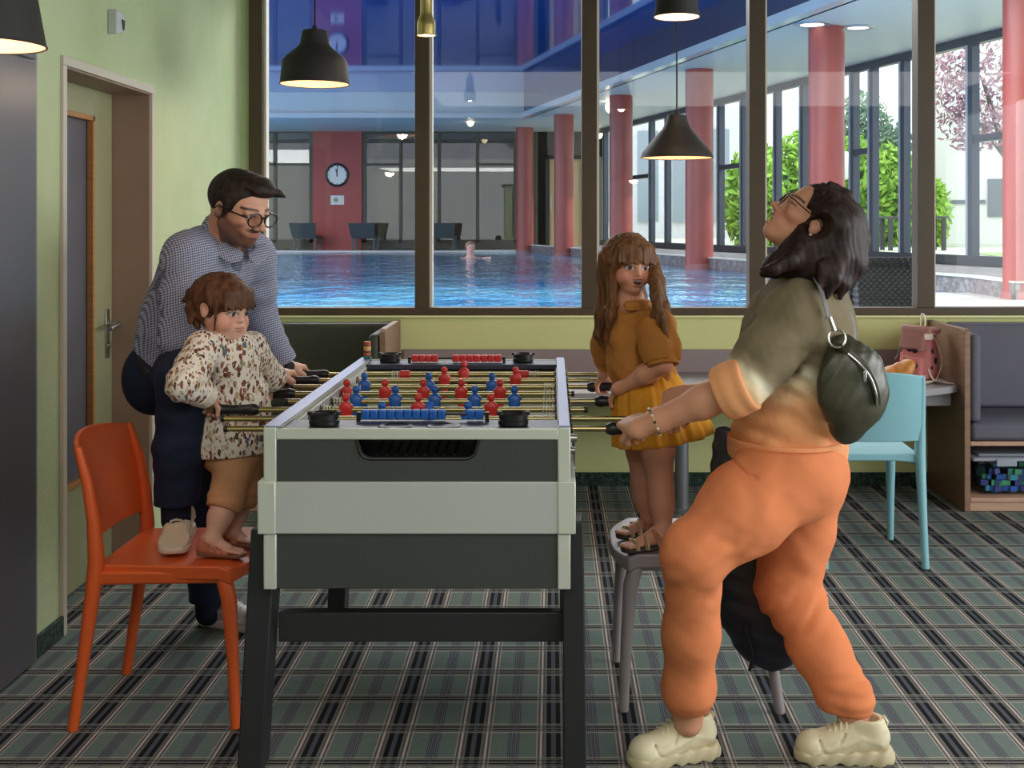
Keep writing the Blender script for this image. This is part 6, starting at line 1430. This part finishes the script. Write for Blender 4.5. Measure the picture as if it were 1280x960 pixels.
    for el, wr in ((elL, wL), (elR, wR)):
        d = nrm(wr-el); q = el+d*.055; cu = Sdf(.0035); cu.chain([(q-d*.06, .070), (q-d*.02, .070), (q, .063)], .008).cut(q+d*.006, d, .006).cut(q-d*.075, -d, .006); cu.cone(q-d*.07, q+d*.08, .049, .046, .004, kind='s'); cu.folds(q-d*.05, q, .0022, .03, .09, (.2, .1, .1), 87); sdf_obj('pushed_up_cuff', cu, jm, sh_, lambda p: dye(p, .08))
    # trousers
    tm = cloth('orange_jersey', (218, 130, 84), .05, .85)
    t = Sdf(.0045)
    t.ell(pel-V3(.012, 0, .02), (.146, .178, .15), k=.03).ell(P(1005, 592, 3.06), (.105, .10, .11), k=.05).ell(P(1007, 592, 3.21), (.105, .10, .11), k=.05)
    t.chain([(hpL, .125), (hpL*.5+knL*.5, .110), (knL, .078), (knL*.5+anL*.5, .068), (anL*.86+knL*.14, .064), (anL+V3(0, 0, .025), .052)], .04)
    t.chain([(hpR, .122), (hpR*.5+knR*.5, .100), (knR, .084), (knR*.5+anR*.5, .072), (anR*.86+knR*.14, .066), (anR+V3(0, 0, .03), .054)], .04)
    t.folds(hpL, knL, .003, .10, .24, (-.2, 0, .8), 91); t.folds(knL+V3(.03, 0, .05), knL+V3(.02, 0, -.1), .007, .06, .15, (.6, 0, .1), 92); t.folds(knR, hpR, .004, .09, .2, (.6, 0, -.3), 94); t.folds(knR+V3(0, 0, .03), knR+V3(.03, 0, -.12), .008, .055, .16, (.6, 0, .3), 95); t.folds(anL+V3(0, 0, .09), anL+V3(0, 0, .03), .005, .035, .09, seed=97); t.folds(anR+V3(0, 0, .09), anR+V3(0, 0, .03), .005, .035, .09, seed=98)
    t.disp(lambda x, y, z: .0018*vnoise(x, y, z, 13, 99)+.0012*vnoise(x, y, z, 40, 89))
    pk = [P(*q, 2.95) for q in ((921, 556), (917, 568), (922, 582), (932, 592), (943, 594))]
    def pocket(x, y, z):
        d = 9.
        for a_, b_ in zip(pk, pk[1:]):
            ex, ez = b_[0]-a_[0], b_[2]-a_[2]; u = np.clip(((x-a_[0])*ex+(z-a_[2])*ez)/(ex*ex+ez*ez), 0, 1); d = np.minimum(d, np.sqrt((x-a_[0]-u*ex)**2+(z-a_[2]-u*ez)**2))
        return .006*np.clip(1-d/.006, 0, 1)*(y < 3.1)
    t.disp(pocket, pk[0]-.15, pk[0]+.2)
    for a in (anL, anR): t.cutin(a+V3(0, 0, .004), (0, 0, -1), a, .1); t.cone(a-V3(0, 0, .05), a+V3(0, 0, .03), .044, .044, .003, kind='s')
    t.cut(P(988, 550, 3.13), (0, 0, 1)); tr = sdf_obj('trousers', t, tm, wom)
    for a in (anL, anR):
        cu = Sdf(.0035); cu.chain([(a+V3(0, 0, .035), .054), (a+V3(0, 0, .005), .050)], .004).cut(a+V3(0, 0, .0), (0, 0, -1), .004).cut(a+V3(0, 0, .04), (0, 0, 1), .004); cu.cone(a-V3(0, 0, .05), a+V3(0, 0, .03), .043, .043, .003, kind='s'); o_ = a
        cu.disp(lambda x, y, z, o_=o_: .0018*np.sin(34*np.arctan2(y-o_[1], x-o_[0]))); sdf_obj('ankle_cuff', cu, tm, tr)
    # sneakers
    mu = simple('cream_leather_sneaker', (216, 206, 172), .5, bump=.05); ms = simple('cream_chunky_sole', (196, 184, 150), .5)
    for hh, tt, an in ((((893-690)*3.10/F, 3.11), ((787-690)*3.03/F, 3.035), anL), (((1111-690)*3.06/F, 3.065), ((996-690)*3.07/F, 3.085), anR)):
        ob = shoe('chunky_sneaker', wom, hh, tt, 0, mu, ms, .046, .098, V3(hh[0]*.78+tt[0]*.22, hh[1]*.78+tt[1]*.22, .112), .036, mu, 1.0, .1)
        d = nrm(V3(tt[0]-hh[0], tt[1]-hh[1], 0)); n = V3(-d[1], d[0], 0); a0 = V3(hh[0], hh[1], 0); L = np.linalg.norm(V3(tt[0]-hh[0], tt[1]-hh[1], 0)); ql = lambda t, h, s: a0+d*L*t+n*s+V3(0, 0, h)
        bm = B(); tube(bm, [ql(.035, .09, 0), ql(.01, .105, 0), ql(.045, .118, 0)], .007, 8, flat=(1.3, .5)); obj('heel_tab', bm, mu, ob)
    # bracelet and ring
    d = nrm(elL-wL); u, v = frame_of(Vector(d)); u, v = np.array(u), np.array(v); o = wL+d*.045
    bm = B(); tube(bm, [o+(u*math.cos(a)+v*math.sin(a))*.0345+d*.012*math.cos(a) for a in np.linspace(0, 6.2832, 33)[:-1]], .0018, 8, True); br = obj('bracelet', bm, simple('gold_chain', (214, 196, 150), .3, .8), wom)
    for i in range(12):
        a = math.pi*2*i/12; p = o+(u*math.cos(a)+v*math.sin(a))*.0355+d*.012*math.cos(a); bm = B(); ball(bm, p, .0036, 8); obj('bead', bm, simple('bracelet_bead_%d' % (i % 2), ((30, 30, 34), (226, 222, 214))[i % 2], .3), br)
    for s_ in (-1,):
        p = H_.lp(-.04, .40, -.17); bm = B(); ball(bm, p, .0055, 10); obj('earring', bm, simple('pearl_earring', (226, 222, 214), .2), wom)
build_woman()
# ------------------------------------------------------------ her shoulder bag
bag = thing('shoulder_bag', 'dark olive leather half moon bag hanging on the back of the laughing woman', 'bag', tuple(P(1070, 490, 2.93)))
lm_ = M('olive_black_leather', c(58, 58, 42), .36, 0, .5); lm_.base(lm_.ramp(lm_.noise(12, None, 3), [(.3, c(48, 48, 36)), (.7, c(72, 72, 52))])); lm_.bump(lm_.noise(120, None, 4), .12, .002); lm_ = lm_.m
s = Sdf(.0035); bf = ((-.35, 1, .05), .5)
s.chain([(P(1050, 432, 2.93), .022), (P(1061, 468, 2.93), .054), (P(1066, 500, 2.93), .060), (P(1059, 530, 2.94), .042)], .05, bf).chain([(P(1072, 468, 2.92), .045), (P(1078, 492, 2.92), .042)], .04, bf)
s.folds(P(1050, 440, 2.92), P(1066, 520, 2.92), .0018, .05, .13, (1.2, 0, .3), 111); s.disp(lambda x, y, z: .002*vnoise(x, y, z, 26, 112))
sdf_obj('bag_body', s, lm_, bag)
zm = simple('silver_hardware', (200, 200, 196), .25, 1.0)
zp = smooth([P(1060, 442, 2.885), P(1075, 455, 2.874), P(1088, 473, 2.870), P(1095, 493, 2.874), P(1096, 508, 2.887)])
bm = B(); tube(bm, zp, .0035, 8); obj('zip', bm, zm, bag)
bm = B(); tube(bm, [q+V3(.006, .01, .004) for q in zp], .008, 8); obj('zip_piping', bm, lm_, bag)
bm = B(); o = P(1081, 470, 2.862); bx(bm, o[0]-.004, o[0]+.004, o[1]-.003, o[1]+.003, o[2]-.014, o[2]+.012); obj('zip_pull', bm, zm, bag, bevel=.001)
def strap(pts, mat, name, w=.010):
    m = [np.asarray(p) for p in pts]; o_ = []
    for i in range(len(m)-1):
        p0, p1, p2, p3 = m[max(i-1, 0)], m[i], m[i+1], m[min(i+2, len(m)-1)]
        for t in np.linspace(0, 1, 6, endpoint=False): o_.append(.5*((2*p1)+(-p0+p2)*t+(2*p0-5*p1+4*p2-p3)*t*t+(-p0+3*p1-3*p2+p3)*t**3))
    o_.append(m[-1]); bm = B(); tube(bm, o_, w, 10, flat=(1.2, .3)); return obj(name, bm, mat, bag)
strap([P(1036, 396, 2.875), P(1030, 376, 2.885), P(1025, 360, 2.92), P(1020, 350, 2.97), P(1040, 354, 3.02), P(1066, 400, 3.02), P(1070, 460, 2.99), P(1076, 500, 2.955)], simple('grey_webbing_strap', (92, 92, 92), .5), 'strap')
bm = B(); o = Vector(P(1046, 423, 2.88)); tube(bm, [o+Vector((.021*math.cos(a), .004*math.sin(a), .022*math.sin(a))) for a in np.linspace(0, 6.2832, 29)[:-1]], .0032, 8, True); obj('ring', bm, zm, bag)
bm = B(); tube(bm, [P(1037, 396, 2.872), P(1040, 405, 2.872), P(1043, 413, 2.874)], .006, 8); bx(bm, *[v for q in zip(P(1037, 398, 2.872)-V3(.011, .003, .004), P(1037, 398, 2.872)+V3(.011, .003, .004)) for v in q]); obj('clip', bm, zm, bag)
bm = B(); tube(bm, [P(1046, 430, 2.882), P(1052, 440, 2.895), P(1060, 452, 2.898)], .013, 10, flat=(1.2, .4)); obj('strap_tab', bm, lm_, bag)
# ------------------------------------------------------------ the swimmer, far across the pool
def build_swimmer():
    q = P(588, 322, 21.5); q[2] = WAT; t = person('swimmer far across the pool, head and shoulders above the blue water', tuple(q))
    s = Sdf(.012); hd = Head(q+V3(0, 0, .18), fr3((.3, -1, 0)), .23); hd.build(s); s.cone(q+V3(0, 0, .1), q+V3(0, 0, -.05), .06, .09, .04).cone(q+V3(-.16, .03, -.06), q+V3(.16, .03, -.06), .07, .07, .05).cone(q+V3(.16, .0, -.05), q+V3(.36, -.2, -.01), .05, .035, .03).cone(q+V3(-.16, .0, -.05), q+V3(-.3, -.2, -.05), .05, .04, .03)
    sdf_obj('body', s, m_skin, t, lambda p: hd.colour(p, col_of(p, (226, 176, 160))))
    s = Sdf(.012); hd.e(s, (-.08, 0, .18), (.47, .4, .38)); hd.e(s, (.5, 0, -.1), (.4, .6, .4), .03, 's'); sdf_obj('hair', s, hair_mat('swimmer_hair', (150, 116, 98), (180, 140, 116)), t)
build_swimmer()
